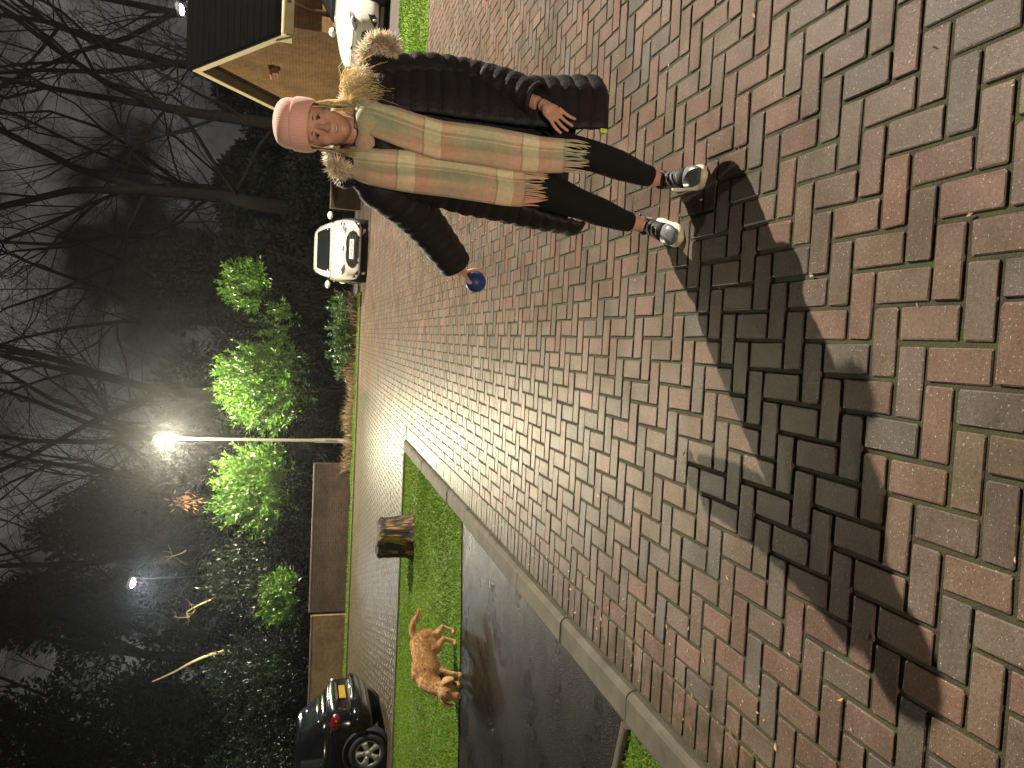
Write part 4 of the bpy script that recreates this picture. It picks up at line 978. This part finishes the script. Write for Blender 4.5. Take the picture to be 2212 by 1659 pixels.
body = fuse('body', P_, .0034, 3, 'skin', pe)
# face details
for s_ in (1, -1):
    ey = mk('eye', *hell(.029*s_, .071, .010, .0130, .010, .0050, 16, 8), 'eye_white', pe, True, True)
    mk('iris', *hell(.029*s_, .0775, .010, .0068, .0055, .0058, 12, 8), 'eye_dark', ey, True, True)
    mk('eyelid', *tube([hp(.014*s_, .078, .011), hp(.022*s_, .0825, .0165), hp(.031*s_, .081, .0175), hp(.044*s_, .071, .010)], [.0018, .003, .003, .0018], 8), 'brow', ey, True, True)
    mk('eyebrow', *tube([hp(.013*s_, .083, .026), hp(.024*s_, .083, .031), hp(.036*s_, .077, .031), hp(.047*s_, .066, .025)], [.003, .0042, .0038, .0018], 8, [(1, .6)]*4), 'brow', pe, True, True)
mo = mk('lips', *tube([hp(x, .0845-abs(x)*.52, -.053+abs(x)**1.5*1.6) for x in (-.034, -.024, -.012, 0, .012, .024, .034)], [.0016, .0044, .0056, .0054, .0056, .0044, .0016], 10), 'lips', pe, True, True)
mk('teeth', *tube([hp(x, .0892-abs(x)*.60, -.053+abs(x)**1.5*1.6) for x in (-.020, -.010, 0, .010, .020)], [.001, .0024, .0028, .0024, .001], 8), 'tooth', mo, True, True)
# hat: a cuffed beanie with a soft crown
def hatring(u_, rr, rf, f_, tilt, n=40, rib=0.0):
    out = []
    for k in range(n):
        a = 2*math.pi*k/n; q = 1+rib*(k % 2); out.append(hp(rr*q*math.cos(a), f_+rf*q*math.sin(a), u_+tilt*math.sin(a)))
    return out
rings = [hatring(.058, .080, .097, -.004, .016), hatring(.085, .089, .105, -.006, .014), hatring(.115, .091, .106, -.010, .010), hatring(.140, .084, .098, -.014, .004), hatring(.158, .066, .078, -.018, .0), hatring(.168, .036, .045, -.022, 0), hatring(.171, .008, .010, -.024, 0)]
V, F = loft(rings); uvh = np.tile(np.stack([np.linspace(0, .6, 40), np.zeros(40)], 1), (len(rings), 1))
ht = mk('hat', V, F, 'hat_knit', pe, True, True, uv=uvh); sm = ht.modifiers.new('s', 'SUBSURF'); sm.levels = 1; sm.render_levels = 2
rings = [hatring(.020, .083, .100, -.004, .030), hatring(.016, .090, .107, -.004, .030), hatring(.040, .097, .113, -.005, .026), hatring(.066, .098, .114, -.006, .022), hatring(.090, .096, .112, -.007, .018), hatring(.097, .091, .107, -.007, .017), hatring(.088, .086, .102, -.007, .018)]
V, F = loft(rings, False); uvh = np.tile(np.stack([np.linspace(0, .6, 40), np.zeros(40)], 1), (len(rings), 1))
cf = mk('hat_cuff', V, F, 'hat_knit', pe, True, True, uv=uvh); sm = cf.modifiers.new('s', 'SUBSURF'); sm.levels = 1; sm.render_levels = 2
# hair
rng = np.random.default_rng(21); S = []; TT = []
def strand(pts, r0):
    Q = curve_pts(pts, 7)
    for i in range(6): S.append((*Q[i], *Q[i+1], r0*(1-i*.1), r0*(1-(i+1)*.1))); TT.append(rng.uniform(.7, 1.2))
for k in range(330):                                                          # her left side, over the collar
    a = rng.uniform(0, 1); b_ = rng.normal(0, 1); j = lambda s_: rng.normal(0, s_, 3)
    st0 = hp(.080+.004*a, .030-.07*a, .02+rng.normal(0, .006))
    e = np.array([.850+.12*a**1.4+.012*b_, 2.835+.07*a+.03*rng.random(), 1.215+.12*a+rng.normal(0, .028)])
    strand([st0, hp(.086+.004*a, .026-.06*a, -.04)+j(.005), hp(.094+.010*a, .020-.05*a, -.10)+j(.010), st0*.25+e*.75+(.004*b_, -.025, .02)+j(.008), e+j(.018)], .0017)
for k in range(50):
    a = rng.uniform(0, 1); j = lambda s_: rng.normal(0, s_, 3); st0 = hp(-.078, .02-.05*a, .01); e = np.array([.64+.03*a, 2.87, 1.34+rng.normal(0, .02)])
    strand([st0, hp(-.080, .02-.04*a, -.05)+j(.004), e+j(.01)], .0017)
for k in range(90):                                                           # strands framing the cheeks under the hat
    s_ = 1 if k % 2 else -1; a = rng.uniform(0, 1); st0 = hp(.066*s_, .052-.04*a, .035)
    strand([st0, hp((.071+.004*a)*s_, .045-.04*a, -.01), hp((.070+.006*a)*s_, .035-.04*a, -.055), hp((.074+.02*a)*s_, .03-.04*a, -.10)], .0026)
V, F = segs_mesh(np.array(S), 4); tt = np.repeat(np.array(TT), 8)[:, None]*np.ones((1, 3)); mk('hair', V, F, 'hair', pe, True, True, tint=tt)
# leggings
Lg = [tube([(.715, 2.995, .86), (.715, 2.995, .76), (.712, 2.995, .66)], [.165, .168, .12], 20, [(1.05, .72)]*3),
      tube([(.785, 2.99, .80), (.785, 2.985, .66), (.770, 2.965, .50), (.760, 2.945, .42), (.744, 2.975, .30), (.724, 3.003, .18), (.719, 3.008, .135)], [.094, .086, .069, .061, .060, .047, .042], 18),
      tube([(.655, 3.00, .80), (.640, 3.02, .66), (.600, 3.04, .50), (.585, 3.05, .43), (.571, 3.10, .32), (.552, 3.138, .20), (.548, 3.145, .155)], [.094, .086, .069, .061, .060, .047, .042], 18)]
fuse('leggings', Lg, .006, 3, 'leggings', pe)
# inner top under the open coat
mk('inner_top', *tube([(.765, 2.95, 1.34), (.765, 2.955, 1.26), (.76, 2.955, 1.10), (.745, 2.955, .95), (.725, 2.965, .80), (.72, 2.97, .70)], [.09, .15, .165, .165, .175, .175], 22, [(1.05, .68)]*6), 'inner_top', pe, True, True)
# coat: open in front, quilted
TAB = [(0.0, 1.335, .768, .105, .092, 84, 84), (.05, 1.315, .770, .170, .112, 84, 80), (.12, 1.265, .772, .208, .135, 82, 72), (.27, 1.12, .768, .226, .158, 80, 60),
       (.45, .95, .758, .246, .172, 80, 48), (.65, .75, .752, .264, .184, 80, 36), (.85, .57, .756, .285, .196, 80, 28), (1.0, .445, .760, .298, .205, 79, 24)]
NV, NU = 110, 64; rings = []
for k in range(NV):
    t = k/(NV-1); z, cx, rx_, ry_, dr, dl = lerp_tab(TAB, t); ring = []
    # opening: angle from straight ahead to the right (dr) and left (dl) front edges; small opening at the top
    ar, al = math.radians(90-dr), math.radians(90-dl)
    for j in range(NU):
        u_ = j/(NU-1); a = (-math.pi/2+ar)+u_*(2*math.pi-ar-al); arc = u_
        q = abs(math.sin(math.pi*(z-.445)/.056)); bul = .010*(q**.6)-.004
        wr_ = .006*mnoise.noise((math.cos(a)*5, math.sin(a)*5, z*9))
        hem = (-.022*math.cos(a)-.0)*max(0, (t-.6)/.4)
        ring.append((cx+(rx_+bul+wr_)*math.cos(a), 2.975+(ry_+bul+wr_)*math.sin(a), z+hem))
    rings.append(ring)
V, F = loft(rings, False, False); ct = solidify(mk('coat', V, F, 'coat_shell', pe, True, True), .016, -1)
def sleeve(pts, rad):
    n_ = 56; P = curve_pts(pts, n_); L = np.concatenate([[0], np.cumsum(np.linalg.norm(np.diff(np.array(P), axis=0), axis=1))])
    r_ = [float(np.interp(i/(n_-1), np.linspace(0, 1, len(rad)), rad))+.009*abs(math.sin(math.pi*L[i]/.056))**.6-.003 for i in range(n_)]
    V, F = tube(P, r_, 22, cap=False)
    V = V+np.array([[mnoise.noise(tuple(v*14))*.004]*3 for v in V]); return solidify(mk('sleeve', V, F, 'coat_shell', ct, True, True), .010, -1)
sleeve([(.895, 2.985, 1.295), (.948, 2.985, 1.235), (.985, 2.985, 1.10), (.992, 2.98, .97), (.952, 2.890, .82), (.893, 2.786, .705)], [.070, .088, .080, .074, .066, .056])
sleeve([(.635, 2.98, 1.295), (.582, 2.99, 1.255), (.533, 3.06, 1.165), (.490, 3.16, 1.08), (.418, 3.255, .985), (.332, 3.345, .888)], [.068, .084, .078, .073, .065, .057])
mk('zip_toggle', *box(.800, .816, 2.752, 2.766, .440, .468, .002), 'yellow_toggle', ct, False, True)
# hood folded on the shoulders and its fur
hoodp = curve_pts([(.605, 2.905, 1.355), (.615, 2.98, 1.385), (.68, 3.07, 1.40), (.78, 3.10, 1.40), (.90, 3.06, 1.345), (.975, 2.99, 1.305), (1.01, 2.93, 1.275)], 22)
mk('hood', *tube(hoodp, [.03, .045, .055]+[.06]*16+[.055, .05, .04], 14, [(1.2, .8)]*22), 'coat_shell', ct, True, True)
furp = curve_pts([(.600, 2.885, 1.43), (.590, 2.90, 1.385), (.600, 3.00, 1.40), (.68, 3.12, 1.43), (.80, 3.15, 1.43), (.92, 3.10, 1.375), (.99, 3.03, 1.335), (1.035, 2.96, 1.325), (1.065, 2.91, 1.30), (1.065, 2.90, 1.26), (1.045, 2.905, 1.23)], 60)
n = 7000; idx = rng.uniform(0, 58.99, n); i0 = idx.astype(int); fp_ = np.array(furp); P = fp_[i0]+(fp_[i0+1]-fp_[i0])*(idx-i0)[:, None]
Dv = unit(rng.normal(0, 1, (n, 3))+np.array([.1, -.2, .1])); clump = np.array([mnoise.noise(tuple(p*38)) for p in P])
Lf = rng.uniform(.020, .046, n)*(1+.5*clump)
fo = leaves_obj('hood_trim', [(P+Dv*.006-np.array(ROOT), Dv, unit(rng.normal(0, 1, (n, 3))), Lf)], 'fur', ct, rng, .6, 1.25, .10); fo.location = (0, 0, 0)
mk('hood_trim_core', *tube(furp[::2], .014, 8), 'dog_pale', fo, True, True)
# scarf
def cloth_tail(name_, rows, wid, v0, yoff, seed, fringe):
    """rows: (z, xleft, xright, y)"""
    nv, nu = 60, 17; V = []; UV = []; z_top, z_bot = rows[0][0], rows[-1][0]
    tab = sorted([(-r_[0], r_[1], r_[2], r_[3]) for r_ in rows])
    for k in range(nv):
        z = z_top+(z_bot-z_top)*k/(nv-1); xl, xr, y = lerp_tab(tab, -z)
        for j in range(nu):
            u_ = j/(nu-1); fold = .012*math.sin(u_*math.pi*2.6+seed+z*2.0)+.006*math.sin(u_*9+z*7+seed)
            edge = .018*(abs(u_-.5)*2)**3
            V.append((xl+(xr-xl)*u_+.004*math.sin(z*14+seed), y+fold*.8+edge, z)); UV.append((u_*wid, v0+(z_top-z)))
    F = [[k*nu+j, k*nu+j+1, (k+1)*nu+j+1, (k+1)*nu+j] for k in range(nv-1) for j in range(nu-1)]
    o = solidify(mk(name_, V, F, 'plaid', sf, True, True, uv=UV), .007, 0)
    mb = MB(); uvs = []
    for j in range(22):
        u_ = (j+.5)/22; k = u_*(nu-1); b = np.array(V[(nv-1)*nu+int(k)])*(1-(k % 1))+np.array(V[(nv-1)*nu+min(nu-1, int(k)+1)])*(k % 1)
        l = fringe*R.uniform(.8, 1.15); e = b+(R.gauss(0, .007), R.gauss(0, .006)-.004, -l); Vt, Ft = tube(curve_pts([b+(0, 0, .006), (b+e)/2+(R.gauss(0, .004), -.005, 0), e], 6), [.0030, .0034, .0032, .0030, .0028, .0012], 5)
        mb.add(Vt, Ft); uvs += [(u_*wid, v0+(z_top-z_bot))]*len(Vt)
    mk('fringe', np.concatenate(mb.V), mb.F, 'plaid', o, True, True, uv=uvs)
    return o
sf = bpy.data.objects.new('scarf', None); link(sf, pe)
cloth_tail('scarf_tail', [(1.365, .57, .67, 2.90), (1.30, .545, .67, 2.845), (1.18, .53, .672, 2.805), (.97, .512, .655, 2.785), (.81, .508, .645, 2.775), (.745, .512, .648, 2.775)], .22, .05, 0, .4, .085)
cloth_tail('scarf_tail', [(1.36, .745, .845, 2.885), (1.30, .705, .835, 2.825), (1.21, .675, .812, 2.790), (1.07, .648, .785, 2.772), (.81, .628, .765, 2.758), (.69, .635, .762, 2.752), (.605, .645, .765, 2.750)], .22, .33, 0, 2.1, .088)
lp = []
for k in range(41):
    a = 2*math.pi*k/40+math.pi/2; lp.append((.752+.100*math.cos(a)+.010*max(0, -math.sin(a)), 2.962+.100*math.sin(a), 1.352+.050*math.sin(a)+.010*math.sin(3*a)))
Vt, Ft = tube(lp, [.046+.006*math.sin(k*1.3) for k in range(41)], 16, [(.80, 1.05)]*41); uvs = [(.075+(j/16)*.11, .02+k*.017) for k in range(41) for j in range(16)]
mk('neck_wrap', Vt, Ft, 'plaid', sf, True, True, uv=uvs)
# shoes
def shoe(heel, toe, label_=None):
    heel = np.array([*heel, 0.]); toe = np.array([*toe, 0.]); d = toe-heel; L = np.linalg.norm(d); d /= L; sd = np.array([-d[1], d[0], 0])
    o = bpy.data.objects.new('shoe', None); link(o, pe); o.location = tuple(heel-np.array(ROOT)); o.rotation_euler = (0, 0, math.atan2(d[1], d[0]))
    ST = [(0.0, .026, .020, .085), (.02, .034, .02, .10), (.06, .037, .018, .108), (.10, .037, .016, .098), (.14, .040, .014, .082), (.18, .045, .012, .068), (.22, .045, .012, .058), (.25, .036, .013, .045), (.268, .018, .016, .034)]
    def ring(x, w_, z0, z1): return [(x, w_*math.sin(a)*(1 if abs(math.sin(a)) < .99 else 1), z0+(z1-z0)*(.5-.5*math.cos(a))**.85) for a in [2*math.pi*k/18 for k in range(18)]]
    sc_ = L/.268
    rr = [ring(x*sc_, w_*.96, z0+.008, z1) for x, w_, z0, z1 in ST]; mk('upper', *loft(rr[:6]), 'shoe_black', o)
    V, F = loft(rr[5:]); mk('toe_cap', V, F, 'shoe_toe', o)
    sr = []
    for x, w_, z0, z1 in ST:
        x *= sc_; b = -.006+.012*max(0, (x-.2)/.07)**2; sr.append([(x, -w_*1.05, b), (x, w_*1.05, b), (x, w_*1.10, b+.012), (x, w_*1.05, b+.026), (x, -w_*1.05, b+.026), (x, -w_*1.10, b+.012)])
    e = sr[-1]; sr.append([(e[0][0]+.008, y*.5, z) for _, y, z in e]); V, F = loft(sr); mk('sole', V, F, 'shoe_sole', o)
    for k in range(4):
        x = (.105+.022*k)*sc_; z = .100-.012*k; mk('lace', *tube([(x, -.030, z-.018), (x+.005, -.012, z+.002), (x-.004, .012, z+.003), (x+.002, .030, z-.018)], .0028, 6), 'shoe_lace', o)
    mk('collar', *tube([(.052*sc_+.034*math.cos(a), .032*math.sin(a), .098-.012*math.cos(a)) for a in [2*math.pi*k/16 for k in range(17)]], .008, 8), 'shoe_black', o)
    return o
shoe((.712, 3.045), (.690, 2.765)); shoe((.553, 3.185), (.468, 2.955))
tag(mk('ball', *ellipsoid(np.array([0., 0, 0]), (BR, BR, BR), 28, 18), 'blue_rubber', None), 'small blue ball held in the hand away from the body', 'ball').location = tuple(B_)

# ================================================================== LITTER ON THE PAVING
rng = np.random.default_rng(3); n = 460
X = np.where(rng.random(n) < .55, -1.5+np.abs(rng.normal(0, .22, n)), rng.uniform(-1.5, 4, n)); Y = rng.uniform(1.3, 9, n)
P = np.stack([X, Y, np.full(n, .003)], 1); V, F = leaf_mesh(P, unit(np.stack([rng.normal(0, 1, n), rng.normal(0, 1, n), rng.normal(0, .12, n)], 1)), unit(np.array([0, 0, 1.])+rng.normal(0, .25, (n, 3))), rng.uniform(.008, .028, n), .45)
tag(mk('leaf_litter', V, F, 'dead_grass', None, False, tint=np.repeat(rng.uniform(.5, 1, (n, 1))**2*4.0*np.ones((1, 3)), 4, 0)), 'scraps of dry leaf scattered on the block paving', 'leaf litter', None, 'stuff')

# ================================================================== HAZE
hz = mk('haze', *box(-70, 70, -25, 75, -1.2, 32), None, None, False); tag(hz, 'thin night mist hanging in the air round the lamps', 'haze', None, 'stuff')
m = bpy.data.materials.new('mist'); m.use_nodes = True; t = m.node_tree; t.nodes.clear()
v = t.nodes.new('ShaderNodeVolumePrincipled'); v.inputs['Density'].default_value = .0006; v.inputs['Color'].default_value = (.9, .93, 1, 1); v.inputs['Anisotropy'].default_value = .88
o = t.nodes.new('ShaderNodeOutputMaterial'); t.links.new(v.outputs['Volume'], o.inputs['Volume']); hz.data.materials.append(m)
